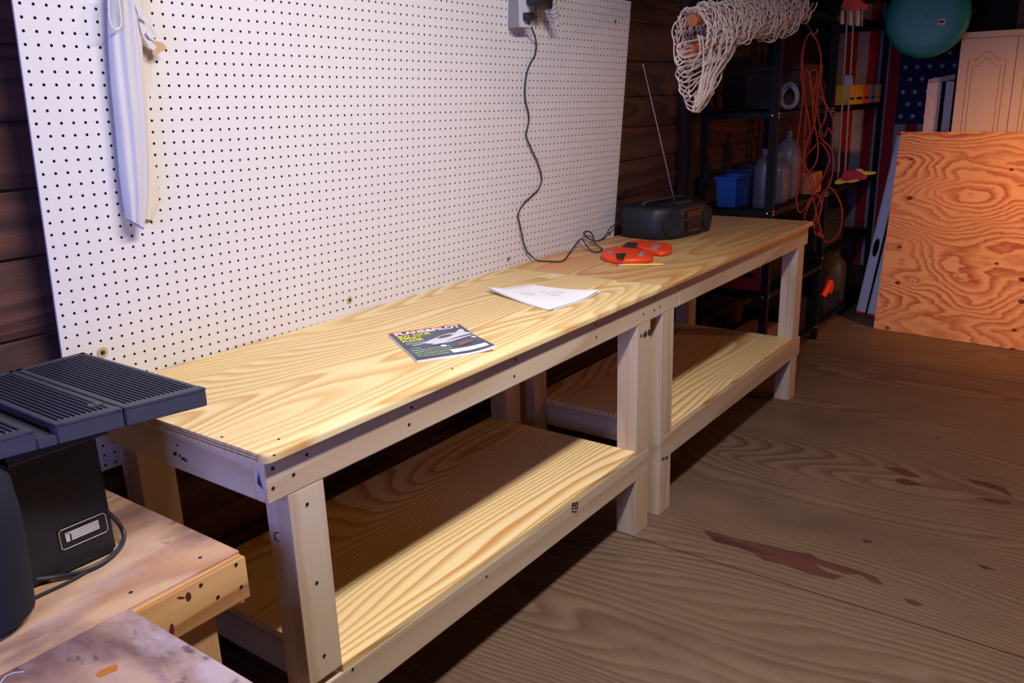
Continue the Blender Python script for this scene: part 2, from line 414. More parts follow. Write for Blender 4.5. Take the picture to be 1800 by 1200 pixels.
# ================================================================== WORKBENCH
YF = -.575
bench = thing('workbench', 'long new pine workbench with plywood top and lower shelves against the white pegboard', 'workbench', (1.6, -.27, 0))
def P(mb, name, mat, **k):
    o = mb.build(name, mat, **k); return wp(o, bench)
def top_board(x0, x1, roundL):
    mb = MB(); y0, y1, z0, z1 = -.593, .052, .851, .870
    R = .009; prof = []
    for i in range(7):
        a = math.pi/2*i/6; prof.append((y0+R-R*math.sin(a), z1-R+R*math.cos(a)))
    prof = [(y1, z1)]+prof+[(y0, z0), (y1, z0)]
    n = len(prof); xs = [x0, x1]
    rc = .018 if roundL else 0
    if rc: xs = [x0, x0+.004, x0+.010, x0+.018, x1]
    vs = []; 
    for x in xs:
        ins = 0; yb = .0565-.0055*x
        if rc and x < x0+rc: t = (x0+rc-x)/rc; ins = rc*(1-math.sqrt(max(0, 1-t*t)))
        for (y, zz) in prof: vs.append((x, (y+ins) if y < -.5 else min(yb, .0555), zz))
    fs = [tuple(range(n))]+[tuple((len(xs)-1)*n+i for i in range(n))[::-1]]
    for j in range(len(xs)-1):
        for i in range(n): fs.append((j*n+i, j*n+(i+1) % n, (j+1)*n+(i+1) % n, (j+1)*n+i))
    mb.add(vs, fs); return mb
t1 = P(top_board(.018, 1.6335, True), 'tabletop', M_TOP, smooth=True)
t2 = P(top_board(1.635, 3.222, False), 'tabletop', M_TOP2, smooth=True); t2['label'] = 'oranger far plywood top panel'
e = MB(); e.box(.0174, .0182, -.572, .044, .8550, .8575); e.box(.0174, .0182, -.572, .044, .8618, .8636); P(e, 'edge_plies', M_EDGE)
for x0, x1 in ((.028, 1.800), (1.801, 3.213)):
    mb = MB(); mb.box(x0, x1, YF, YF+.038, .762, .851, b=.0025); P(mb, 'apron', M_LUMX)
mb = MB(); mb.box(.066, 3.175, .010, .048, .762, .851, b=.0025); P(mb, 'apron', M_LUMX)
mb = MB(); mb.box(.028, .066, YF+.0385, .048, .762, .851, b=.0025); P(mb, 'side_apron', M_LUMY)
mb = MB(); mb.box(3.175, 3.213, YF+.0385, .048, .762, .851, b=.0025); P(mb, 'side_apron', M_LUMY)
LEGX = (.074, 1.494, 1.673, 3.084); LW = .089
for i, x in enumerate(LEGX):
    # front leg: inner full post and outer blocks above and below the rail
    mb = MB()
    mb.box(x, x+LW, -.5365, -.500, 0, .850, b=.002)
    mb.box(x, x+LW, YF+.0005, -.537, 0, .2125, b=.002)
    mb.box(x, x+LW, YF+.0005, -.537, (.3025 if i != 0 else .3215), .7615, b=.002)
    P(mb, 'leg', M_LUMZ)
    mb = MB(); mb.box(x, x+LW, -.030, .0075, 0, .850, b=.002); mb.box(x, x+LW, .008, .045, 0, .7615, b=.002); P(mb, 'leg', M_LUMZ)
for x0, x1, a, b_ in ((.030, 1.583, .163, 1.494), (1.673, 3.200, 1.762, 3.084)):
    mb = MB(); mb.box(x0, x1, YF, YF+.0375, .213, .302, b=.002); P(mb, 'lower_rail', M_LUMX)
    mb = MB(); mb.box(a, b_, .008, .045, .213, .302, b=.002); P(mb, 'lower_rail', M_LUMX)
    for q0, q1 in ((a, a+.038), (b_-.038, b_)):
        mb = MB(); mb.box(q0, q1, -.499, -.03, .213, .302, b=.002); P(mb, 'lower_side_rail', M_LUMY)
    mb = MB(); mb.box(a+.0005, b_-.0005, -.574, .045, .3022, .321, b=.001); sh = P(mb, 'lower_shelf', M_SHELF)
# screws in the apron, legs and rails
def screw_at(u, v, ax=1, val=YF, rad=.0038, parent=bench):
    p = at(u, v, ax, val); mb = MB(); nrm = Vector((0, 0, 0)); nrm[ax] = -1
    if ax == 2: nrm[ax] = 1
    mt = Matrix.Translation(p) @ nrm.to_track_quat('Z', 'Y').to_matrix().to_4x4()
    mb.lathe([(rad*.2, .0005), (rad*.35, .0001), (rad, .0008), (rad, -.0005)], mt, n=10, cap=True)
    return wp(mb.build('screw', M_SCREW), parent)
for u, v in ((479, 823), (516, 834), (539, 799), (480, 858), (719, 746), (723, 632 and 716), (906, 632), (904, 661), (1047, 570), (1048, 592),
             (540, 886), (557, 1024), (570, 1152), (620, 1176), (1131, 552), (1160, 539), (1152, 524), (1150, 545), (855, 1013), (1090, 885), (1345, 628)):
    screw_at(u, v)
for u, v in ((1010, 585), (795, 648), (490, 772), (390, 768), (482, 800)): screw_at(u, v, 2, .870, .003)
# knots on the old apron
def knot(u, v, su, sv, ax, val, par):
    mb = MB(); mb.add([at(u+su*math.cos(a), v+sv*math.sin(a), ax, val)+Vector((0, -.0005, 0)) for a in [2*math.pi*k/12 for k in range(12)]], [tuple(range(12))])
    return wp(mb.build('knot', plain('dark_red_knot', rgb(96, 40, 34), .6)), par)
# lumber marks
M_MARK = plain('stamp_ink', rgb(52, 40, 44), .9)
def ink_marks(pts, ax, val, size, parent, name='stamp', mat=None):
    mb = MB()
    for (u, v, su, sv) in pts:
        a, b_, c, dd = at(u-su, v-sv, ax, val), at(u+su, v-sv, ax, val), at(u+su, v+sv, ax, val), at(u-su, v+sv, ax, val)
        nn = Vector((0, 0, 0)); nn[ax] = -.0006 if ax != 2 else .0006
        mb.add([a+nn, b_+nn, c+nn, dd+nn], [(0, 1, 2, 3)])
    return wp(mb.build(name, mat or M_MARK), parent)
ink_marks([(1127, 590, 1.2, 3), (1133, 589, 2.2, 3.5), (1135, 586, 2, 4), (1141, 584, 2.3, 5), (1144, 580, 1, 3)], 1, YF, 1, bench)
ink_marks([(1006, 892, 1, 7), (1015, 888, 1, 7), (1010, 884, 4, 1.2), (1010, 899, 4, 1.2), (1010, 888, 3, 1.6), (1011, 893, 2.4, 1.4)], 1, YF, 1, bench)
ink_marks([(1166, 806, 2, 2), (1172, 804, 2, 2.4)], 1, YF, 1, bench)
ink_marks([(308, 797, 3, 3.4), (316, 801, 2, 2), (322, 806, 3, 2.5), (327, 809, 2, 2.4), (312, 782, 1.5, 2)], 0, .028, 1, bench)
ink_marks([(487, 936, 4, 1), (483, 942, 1, 6), (486, 948, 1, 3), (490, 951, 1.6, 1)], 0, .074, 1, bench)
mb = MB(); q = [at(u, v, 0, .028)+Vector((-.0008, 0, 0)) for u, v in ((454, 832), (462, 858), (453, 850), (453, 842))]
mb.add(q, [(0, 1, 2, 3)]); q = [at(u, v, 0, .028)+Vector((-.0006, 0, 0)) for u, v in ((453, 835), (456, 840), (462, 858), (452, 850))]
lb = wp(mb.build('arrow_mark', M_MARK), bench)
mb = MB(); mb.add([at(u, v, 0, .028)+Vector((-.0005, 0, 0)) for u, v in ((454, 824), (463, 858), (462, 862), (453, 848))], [(0, 1, 2, 3)])
lb = wp(mb.build('sticker', plain('pale_blue_sticker', rgb(96, 168, 222), .4)), bench)

# ================================================================== PEGBOARD
RB = Matrix(((0.999873, 0.006285, 0.014634, 0), (-0.00523, 0.997459, -0.071046, 0), (-0.015043, 0.070961, 0.997366, 0), (0, 0, 0, 1)))
peg = thing('pegboard', 'large white perforated pegboard sheet fixed to the dark plank wall behind the workbench', 'pegboard', (0, 0, 1.690))
peg.rotation_euler = RB.to_euler()
TB = Matrix.Translation((0, 0, 1.690)) @ RB.to_euler().to_matrix().to_4x4()
IN = .0254
def onboard(u, v, off=0.0):
    """photo pixel to board plane, off metres in front of it"""
    n = (TB.to_3x3() @ Vector((0, 1, 0))); o = TB.translation - n*off
    q = ray(u, v); t = n.dot(o-CC)/n.dot(q); return CC+q*t
vs = []; fs = []; hr = .0033; T = .006
ring = [(1, 0), (1, 1), (0, 1), (-1, 1), (-1, 0), (-1, -1), (0, -1), (1, -1)]
for i in range(96):
    for j in range(-7, 41):
        cx_, cz_ = (i+.5)*IN, -j*IN; b0 = len(vs)
        for (a, b_) in ring: vs.append((cx_+a*IN/2, 0, cz_+b_*IN/2))
        for k in range(8):
            an = math.pi/4*k; vs.append((cx_+hr*math.cos(an), 0, cz_+hr*math.sin(an)))
        for k in range(8):
            an = math.pi/4*k; vs.append((cx_+hr*math.cos(an), T, cz_+hr*math.sin(an)))
        for k in range(8):
            n_ = (k+1) % 8
            fs.append((b0+k, b0+n_, b0+8+n_, b0+8+k)); fs.append((b0+8+k, b0+8+n_, b0+16+n_, b0+16+k))
X1 = 96*IN; ZT = 7.5*IN; ZB = ZT-48*IN
b0 = len(vs); 
for x in (0, X1):
    for y in (0, T):
        for z_ in (ZB, ZT): vs.append((x, y, z_))
fs += [(b0, b0+1, b0+3, b0+2), (b0+4, b0+6, b0+7, b0+5), (b0, b0+2, b0+6, b0+4), (b0+1, b0+5, b0+7, b0+3)]
mb = MB(); mb.v = vs; mb.f = fs; mb.mi = [1 if (q < 96*48*16 and q % 2 == 1) else 0 for q in range(len(fs))]
pan = mb.build('panel', [M_WHITE, plain('brown_hardboard_core', rgb(60, 42, 32), .9)], fix=False); pan.parent = peg
for (u, v, big) in ((180, 619, 1.25), (614, 527, 1.1), (893, 455, 1.0), (1081, 38, 1.0), (1071, 411, 1.0)):
    p = TB.inverted() @ onboard(u, v)
    mt = Matrix.Translation(p) @ Matrix.Rotation(math.pi/2, 4, 'X')
    mb = MB(); R0 = .0105*big; mb.lathe([(R0, -.001), (R0, .0012), (R0*.92, .0018), (R0*.4, .0018)], mt, n=20)
    wo = mb.build('washer', M_WASH); wo.parent = peg
    mb = MB(); mb.lathe([(R0*.42, .001), (R0*.42, .003), (R0*.3, .004)], mt, n=12); so = mb.build('screw', M_SCREW); so.parent = wo

# ---- cloths hanging on the board
def drape(name, left, right, off, depth, folds, mat, label, cat, nv=40, nu=28, amp=.008, seed=0):
    """left/right: lists of pixel outline points top to bottom"""
    def lerp(lst, t):
        x = t*(len(lst)-1); i = min(int(x), len(lst)-2); a = x-i
        return (lst[i][0]*(1-a)+lst[i+1][0]*a, lst[i][1]*(1-a)+lst[i+1][1]*a)
    nb = TB.to_3x3() @ Vector((0, -1, 0))
    def front(s):
        def fn(a, b):
            l = lerp(left, b); q = lerp(right, b); u = l[0]*(1-a)+q[0]*a; v = l[1]*(1-a)+q[1]*a
            p = onboard(u, v, off)
            bulge = depth*math.sqrt(max(0, 1-(2*a-1)**2))
            fold = amp*math.sin(a*folds*math.pi*2+1.3*math.sin(b*3+seed))*(1-b*.4)*(math.sin(a*math.pi)**.5)
            return p+nb*(s*bulge+(fold if s > 0 else 0))
        return fn
    mb = MB(); mb.grid(front(1), nu, nv); mb.grid(front(-.35), nu, nv)
    o = mb.build(name, mat, smooth=True, auto=False); bpy.context.view_layer.update()
    return tag(o, label, cat)
drape('hanging_rag', [(186, -40), (188, 0), (190, 80), (195, 150), (203, 230), (210, 310), (216, 355), (221, 384)],
      [(228, -40), (240, 0), (246, 60), (253, 140), (259, 220), (261, 290), (259, 350), (251, 403)], .02, .022, 3.2, M_CLOTH,
      'white cotton rag hanging in long folds on the left of the pegboard', 'cloth', amp=.005, seed=2)
drape('cream_rag', [(228, -40), (232, 40), (235, 120), (238, 200), (240, 280), (240, 350), (244, 384)],
      [(262, -40), (266, 30), (270, 95), (262, 180), (268, 260), (280, 330), (279, 360), (268, 386)], .004, .006, 2.0, M_CREAM,
      'thin cream rag flat on the pegboard behind the white rag', 'cloth', amp=.002)
# strap with tan end beside the rag
strap = thing('hanging_strap', 'white looped strap with tan leather end hanging beside the white rag', 'strap', onboard(262, 40, .03))
def strip(pts, off, wd, mat, name, par, th=.002):
    P3 = catmull([onboard(u, v, off) for u, v in pts], 6)
    nb = TB.to_3x3() @ Vector((0, -1, 0)); mb = MB(); vs = []
    for i, p in enumerate(P3):
        t = (P3[min(i+1, len(P3)-1)]-P3[max(i-1, 0)]).normalized(); s = t.cross(nb).normalized()*wd/2
        vs += [p-s, p+s, p+s+nb*th, p-s+nb*th]
    n = len(P3); fs = [(0, 1, 2, 3), ((n-1)*4, (n-1)*4+3, (n-1)*4+2, (n-1)*4+1)]
    for i in range(n-1):
        for k in range(4): fs.append((i*4+k, i*4+(k+1) % 4, i*4+4+(k+1) % 4, i*4+4+k))
    mb.add(vs, fs); return wp(mb.build(name, mat, smooth=True), par)
strip([(234, -20), (238, 0), (242, 12), (246, 24), (250, 48), (256, 66), (264, 78), (272, 86)], .034, .012, M_CLOTH, 'webbing', strap)
strip([(247, 30), (256, 36), (264, 44), (271, 55), (272, 62), (264, 64), (258, 56)], .040, .008, M_CLOTH, 'webbing', strap)
mb = MB(); nb = TB.to_3x3() @ Vector((0, -1, 0))
poly = [onboard(u, v, .03) for u, v in ((250, 68), (256, 67), (268, 71), (284, 75), (291, 82), (289, 88), (280, 92), (273, 97), (270, 99), (267, 95), (265, 84), (260, 80), (252, 78))]
mb.prism(poly, nb*.004); wp(mb.build('leather_end', M_TAN), strap)
# armhole loop in the rag
mb = MB(); mb.tube(catmull([onboard(u, v, .048) for u, v in ((192, -20), (191, 8), (192, 30), (196, 45), (203, 52), (210, 49), (213, 40), (211, 20), (206, -20))], 6), .0022, 6)
lo = wp(mb.build('hem_loop', M_CREAM, smooth=True), bpy.data.objects['hanging_rag'])

# ---- metal outlet box with plugs
ob = thing('outlet_box', 'metal electrical outlet box on the upper right of the pegboard', 'electrical outlet', (1.60, -.03, 1.71))
mb = MB(); mb.box(1.600, 1.668, -.058, -.014, 1.706, 1.87, b=.002); wp(mb.build('box', M_STEEL), ob)
mb = MB(); mb.box(1.601, 1.667, -.0605, -.0585, 1.708, 1.868, b=.0008); fp = wp(mb.build('face_plate', M_WPL), ob)
mb = MB(); mb.box(1.620, 1.652, -.086, -.061, 1.730, 1.754, b=.003); mb.build('plug_body', M_BLACK, smooth=True)
c0 = Vector((1.645, -.086, 1.742))
pts = [(1.645, -.084, 1.742), (1.665, -.090, 1.740)]
for (u, v, o_) in ((928, 38, .055), (936, 52, .035), (942, 72, .014), (943, 84, .009), (940, 98, .008), (932, 112, .008), (926, 130, .008), (923, 155, .008),
                (924, 178, .008), (930, 205, .008), (928, 222, .008), (925, 238, .008), (934, 262, .008), (944, 283, .008), (951, 305, .008), (952, 318, .008), (946, 333, .008),
                (934, 345, .008), (922, 356, .008), (913, 370, .008), (911, 381, .008), (915, 400, .01), (920, 424, .010), (926, 441, .010), (934, 450, .012)):
    pts.append(onboard(u, v, o_))
for (u, v, z_) in ((946, 458, .8745), (965, 459, .8745), (988, 459, .8745), (1000, 446, .885), (1013, 428, .90), (1022, 420, .905), (1030, 430, .892), (1038, 440, .878), (1050, 443, .875), (1059, 438, .875),
                (1046, 428, .885), (1042, 414, .90), (1036, 407, .912), (1027, 408, .91), (1030, 416, .90), (1040, 422, .885), (1052, 423, .875), (1064, 415, .875)):
    pts.append(at(u, v, 2, z_) if v > 424 else onboard(u, v, .014 if v > 410 else .02))
pts += [onboard(1070, 404, .02), onboard(1076, 398, .03), Vector((2.44, .02, .935)), Vector((2.50, -.01, .93))]
mb = MB(); mb.tube(catmull(pts, 6), .0030, 7); CORD = mb.build('power_cord', M_CABP, smooth=True)
ad = thing('power_adapter', 'bulky black adapter in the upper socket of the outlet box', 'adapter', (1.66, -.09, 1.79))
mb = MB(); mt = Matrix.Translation((1.68, -.088, 1.795)) @ Matrix.Rotation(.2, 4, 'Y')
mb.box(-.040, .050, -.026, .026, -.022, .022, mt, b=.009); wp(mb.build('adapter_body', M_BLACK, smooth=True), ad)
mb = MB(); mb.tube([(1.72, -.088, 1.79), (1.75, -.095, 1.80), (1.76, -.10, 1.83), (1.75, -.10, 1.95)], [.008, .006, .004, .004], 8); wp(mb.build('cable', M_BLACK, smooth=True), ad)
mb = MB(); mb.tube(catmull([(1.640, -.086, 1.785), (1.648, -.092, 1.768), (1.655, -.092, 1.752), (1.652, -.086, 1.745)], 5), .0035, 8); wp(mb.build('short_lead', M_BLACK, smooth=True), ad)
wl = thing('work_light', 'white plastic stick light with red dot hanging beside the outlet box', 'light', onboard(965, 20, .06))
a0, a1 = onboard(958, -30, .07), onboard(980, 45, .05); dr = (a1-a0)
mb = MB(); mb.tube([a0+dr*t for t in (0, .2, .4, .6, .75, .88, .93)], [.020, .021, .020, .018, .015, .011, .010], 14); wp(mb.build('light_tube', plain('frosted_white_plastic', rgb(226, 226, 232), .35, trans=.2), smooth=True), wl)
for t in (.45, .55, .65, .75): 
    mb = MB(); c_ = a0+dr*t; mb.tube([c_-dr.normalized()*.003, c_+dr.normalized()*.003], .0205-(t-.4)*.012, 14); wp(mb.build('grip_ring', M_GWPL, smooth=True), wl)
mb = MB(); q = dr.normalized(); mt = Matrix.Translation(a0+dr*.96) @ q.to_track_quat('Z', 'Y').to_matrix().to_4x4()
mb.box(-.011, .011, -.008, .008, -.012, .010, mt, b=.002); wp(mb.build('end_cap', M_WPL), wl)
mb = MB(); pc = onboard(981, 45, .068); mt = Matrix.Translation(pc) @ (CC-pc).to_track_quat('Z', 'Y').to_matrix().to_4x4(); mb.lathe([(.0035, -.004), (.0035, .001), (.002, .002)], mt, 10); wp(mb.build('red_button', M_RED), wl)

# ================================================================== OLD BENCH (left)
ob2 = thing('old_workbench', 'older low workbench with stained plywood top carrying the black saw', 'workbench', (-.7, -.3, 0))
mb = MB(); mb.box(-1.7, -.045, -.571, -.005, .681, .700, b=.0015); wp(mb.build('tabletop', M_OLD), ob2)
mb = MB(); mb.box(-1.7, -.047, -.5925, -.572, .612, .6965, b=.004); wp(mb.build('apron', M_OLDL, smooth=True), ob2)
mb = MB(); mb.box(-.085, -.047, -.571, -.01, .592, .680, b=.002); wp(mb.build('side_apron', M_OLDL), ob2)
for (x0, y0) in ((-.200, -.571), (-.200, -.10), (-1.6, -.571), (-1.6, -.10)):
    mb = MB(); mb.box(x0, x0+.089, y0, y0+.06, 0, .680, b=.002); wp(mb.build('leg', M_OLDZ), ob2)
for u, v in ((415, 992), (424, 1031), (353, 1028), (383, 1049)): screw_at(u, v, 1, -.5925, .0035, ob2)
for u, v in ((352, 980), (230, 1041), (250, 875)): screw_at(u, v, 2, .700, .0035, ob2)
knot(331, 1048, 5, 8, 1, -.5925, ob2); knot(302, 1108, 4, 13, 1, -.5925, ob2); knot(318, 1050, 7, 2, 1, -.5925, ob2)
fg = thing('side_table', 'worn dirty plywood table top in the bottom left foreground', 'table', (-.9, -1.1, 0))
mb = MB(); mb.box(-1.7, -.272, -1.9, -.5965, .696, .715, b=.002); wp(mb.build('tabletop', M_OLD2), fg)
mb = MB(); mb.box(-1.65, -.30, -.64, -.60, .61, .695, b=.002); wp(mb.build('apron', M_OLDL), fg)
for (x0, y0) in ((-.40, -.69), (-.40, -1.85), (-1.6, -.69), (-1.6, -1.85)):
    mb = MB(); mb.box(x0, x0+.06, y0, y0+.06, 0, .695, b=.002); wp(mb.build('leg', M_OLDZ), fg)
mb = MB(); st = [(168, 1186), (176, 1178), (190, 1172), (203, 1168), (208, 1172), (206, 1178), (190, 1184), (175, 1190)]
mb.add([at(u, v, 2, .715)+Vector((0, 0, .0006)) for u, v in st], [tuple(range(len(st)))]); wp(mb.build('paint_streak', plain('orange_brown_paint', rgb(190, 112, 40), .6)), fg)
mb = MB(); mb.tube([at(u, v, 2, .716) for u, v in ((0, 1200), (10, 1188), (24, 1182), (42, 1180))], .0009, 5); wp(mb.build('scratch', M_WPL), fg)

# ================================================================== SAW
saw = thing('benchtop_saw', 'black benchtop saw with ridged slate grey table on the old workbench', 'power tool', (-.27, -.26, .70))
ZT_ = 1.0; tb = thing  # noqa
def sawbox(mb, x0, x1, y0, y1, z0, z1, b=0): mb.box(x0, x1, y0, y1, z0, z1, b=b)
FY = lambda x: -.508+(-.026-x)*.22
def plank(mb, x0, x1, yb, z0, z1, b=.002, yf=None):
    ya, yb_ = (FY(x0), FY(x1)) if yf is None else (yf, yf)
    vs = [(x0, ya, z0), (x1, yb_, z0), (x1, yb, z0), (x0, yb, z0), (x0, ya, z1), (x1, yb_, z1), (x1, yb, z1), (x0, yb, z1)]
    bm = bmesh.new(); V = [bm.verts.new(v) for v in vs]
    for q in ((3, 2, 1, 0), (4, 5, 6, 7), (0, 1, 5, 4), (1, 2, 6, 5), (2, 3, 7, 6), (3, 0, 4, 7)): bm.faces.new([V[i] for i in q])
    if b: bmesh.ops.bevel(bm, geom=bm.edges[:], offset=b, segments=2, affect='EDGES')
    bm.verts.index_update(); mb.add([v.co.copy() for v in bm.verts], [[v.index for v in q.verts] for q in bm.faces]); bm.free()
YB = -.078
mb = MB()
plank(mb, -.1635, -.026, YB, .966, .9965)          # right wing
plank(mb, -.268, -.166, YB, .966, .9965)         # middle
plank(mb, -.298, -.268, YB, .966, .984)        # slot floor
plank(mb, -.42, -.298, YB, .966, .9965)
# flat borders
for x0, x1 in ((-.1635, -.150), (-.036, -.026)): plank(mb, x0, x1, YB, .996, ZT_, b=.0012)
for x0, x1 in ((-.268, -.256), (-.178, -.166), (-.310, -.298)): plank(mb, x0, x1, YB, .996, ZT_, b=.0012)
def frontlip(x0, x1):
    n = 4
    for i in range(n):
        a, b_ = x0+(x1-x0)*i/n, x0+(x1-x0)*(i+1)/n
        vs = [(a, FY(a), .996), (b_, FY(b_), .996), (b_, FY(b_)+.02, .996), (a, FY(a)+.02, .996)]
        mb.add(vs+[(v[0], v[1], ZT_+.0004) for v in vs], [(4, 5, 6, 7), (0, 1, 5, 4), (2, 3, 7, 6)])
frontlip(-.1635, -.026); frontlip(-.268, -.166); frontlip(-.42, -.298)
plank(mb, -.1635, -.026, YB, .996, ZT_, yf=YB-.012, b=0); plank(mb, -.268, -.166, YB, .996, ZT_, yf=YB-.012, b=0)
wp(mb.build('saw_table', M_SAW), saw)
# ridges
mb = MB()
def ridges(x0, x1, n):
    for i in range(n):
        x = x0+(x1-x0)*(i+.5)/n; h = (x1-x0)/n*.28
        y0 = FY(x)+.022; y1 = YB-.014
        mb.add([(x-h, y0, .9955), (x+h, y0, .9955), (x+h, y1, .9955), (x-h, y1, .9955), (x-h*.6, y0+.003, ZT_), (x+h*.6, y0+.003, ZT_), (x+h*.6, y1, ZT_), (x-h*.6, y1, ZT_)],
               [(4, 5, 6, 7), (0, 1, 5, 4), (1, 2, 6, 5), (3, 0, 4, 7)])
ridges(-.149, -.037, 14); ridges(-.255, -.179, 9); ridges(-.41, -.312, 11)
wp(mb.build('table_ribs', M_SAW), saw)
mb = MB(); mb.box(-.196, -.170, -.430, -.405, .9958, 1.0006, b=.001); ins = wp(mb.build('throat_insert', M_SAWB), saw)
mb = MB(); mb.box(-.193, -.186, -.426, -.409, 1.0006, 1.0012); mb.box(-.181, -.173, -.426, -.409, 1.0006, 1.0012); wp(mb.build('insert_slot', M_BLACK2), ins)
mb = MB(); mb.box(-.34, -.17, -.43, -.13, .945, .966, b=.004); wp(mb.build('trunnion', M_SAWB), saw)
# pedestal, slightly tapered
mb = MB()
b4 = [(-.39, -.381), (-.172, -.381), (-.150, -.14), (-.39, -.14)]; t4 = [(-.38, -.372), (-.168, -.372), (-.165, -.15), (-.38, -.15)]
bm = bmesh.new(); V = [bm.verts.new((x, y, .7005)) for x, y in b4]+[bm.verts.new((x, y, .960)) for x, y in t4]
for q in ((3, 2, 1, 0), (4, 5, 6, 7), (0, 1, 5, 4), (1, 2, 6, 5), (2, 3, 7, 6), (3, 0, 4, 7)): bm.faces.new([V[i] for i in q])
bmesh.ops.bevel(bm, geom=bm.edges[:], offset=.006, segments=3, affect='EDGES')
bm.verts.index_update(); mb.add([v.co.copy() for v in bm.verts], [[v.index for v in q.verts] for q in bm.faces]); bm.free()
wp(mb.build('pedestal', M_SAWB, smooth=True), saw)
# rating plate
def yped(z): return -.381+(z-.70)/.26*.009-.0007
def plate_pts(lst, off): return [Vector((x, yped(z_)-off, z_)) for x, z_ in lst]
mb = MB(); mb.prism(plate_pts([(-.268, .745), (-.180, .745), (-.180, .786), (-.268, .786)], .0), (0, -.0006, 0)); pt = wp(mb.build('rating_plate', M_BLACK2), saw)
rr = [(-.266, .750), (-.262, .747), (-.186, .747), (-.182, .751), (-.182, .780), (-.186, .784), (-.262, .784), (-.266, .780)]
mb = MB(); mb.tube(plate_pts(rr, .0010), .0007, 5, closed=True); wp(mb.build('plate_outline', M_WPL), pt)
mb = MB()
for k in range(4): 
    z_ = .7585+k*.0045; x0_ = -.246 if k in (0, 1, 2) else -.254
    mb.prism(plate_pts([(x0_, z_), (-.196, z_), (-.196, z_+.0036), (x0_, z_+.0036)], .0007), (0, -.0003, 0))
mb.prism(plate_pts([(-.256, .7585), (-.249, .7585), (-.249, .776), (-.256, .776)], .0007), (0, -.0003, 0))
wp(mb.build('plate_label', M_WPL), pt)
# navy cover / motor housing at the left
mb = MB(); prof = [(0, .703), (.055, .7008), (.075, .72), (.080, .80), (.082, .88), (.078, .94), (.060, .962), (0, .965)]
mb.lathe(prof, Matrix.Translation((-.420, -.425, 0)), n=28, cap=False)
wp(mb.build('motor_cover', M_NAVY, smooth=True), saw)
# saw cable
cp = [at(165, 880, 2, .80), at(195, 905, 2, .77), at(212, 925, 2, .73), at(218, 945, 2, .712), at(208, 965, 2, .708), at(180, 988, 2, .708), at(140, 1005, 2, .708), at(100, 1014, 2, .708), at(62, 1018, 2, .715)]
mb = MB(); mb.tube(catmull(cp, 8), .0042, 9); wp(mb.build('cable', M_DGREY, smooth=True), saw)
cp = [at(158, 1000, 2, .706), at(120, 1022, 2, .705), at(60, 1050, 2, .705), at(0, 1080, 2, .705), at(-60, 1105, 2, .705)]
mb = MB(); mb.tube(catmull(cp, 8), .0026, 8); wp(mb.build('thin_cable', M_DGREY, smooth=True), saw)
mb = MB(); mb.box(-.36, -.20, -.38, -.375, .9605, .9622); wp(mb.build('bright_trim', M_SILV), saw)

# ================================================================== MAGAZINE
A = at(683, 590, 2, .870); Bp = at(814, 572, 2, .870); Cp = at(870, 622, 2, .870); Dp = at(727, 644, 2, .870)
ex = (Bp-A).normalized(); ey = Vector((ex.y, -ex.x, 0))
if (Dp-A).dot(ey) < 0: ey = -ey
MW = .205; MH = .272
mg = thing('magazine', 'aviation magazine with a white plane on its dark cover lying on the workbench', 'magazine', A)
mt = Matrix(((ex.x, -ey.x, 0, A.x), (ex.y, -ey.y, 0, A.y), (0, 0, 1, .870), (0, 0, 0, 1)))    # local x right, y up the page (0 at top), z up
Zc = .006
def curl(x, y):      # right lower corner lifts a little
    a = max(0, x/MW-.6)/.4; b_ = max(0, -y/MH-.5)/.5
    return .010*a*a*b_
def mag_grid(x0, x1, y0, y1, dz, nu=14, nv=14):
    mb = MB(); mb.grid(lambda a, b: mt @ Vector((x0+(x1-x0)*a, y0+(y1-y0)*b, Zc+dz+curl(x0+(x1-x0)*a, y0+(y1-y0)*b))), nu, nv); return mb
m_, nt, Pn, N, L = base('magazine_cover')
tc = N.new('ShaderNodeTexCoord'); nz = N.new('ShaderNodeTexNoise'); nz.inputs['Scale'].default_value = 16; nz.inputs['Detail'].default_value = 3
L.new(tc.outputs['Object'], nz.inputs['Vector']); rp = N.new('ShaderNodeValToRGB'); cr = rp.color_ramp
cr.elements[0].position = .35; cr.elements[0].color = rgb(38, 44, 74); cr.elements[1].position = .68; cr.elements[1].color = rgb(58, 92, 98)
e = cr.elements.new(.52); e.color = rgb(52, 66, 98); L.new(nz.outputs['Fac'], rp.inputs[0]); L.new(rp.outputs[0], Pn.inputs['Base Color']); Pn.inputs['Roughness'].default_value = .3
mb = MB()
def block(a, b, zf):
    x = MW*a; y = -MH*b; return mt @ Vector((x, y, zf(x, y)))
mb.grid(lambda a, b: block(a, b, lambda x, y: Zc-.0006+curl(x, y)), 14, 14)
mb.grid(lambda a, b: block(a, b, lambda x, y: .0004+curl(x, y)*.6), 14, 14)
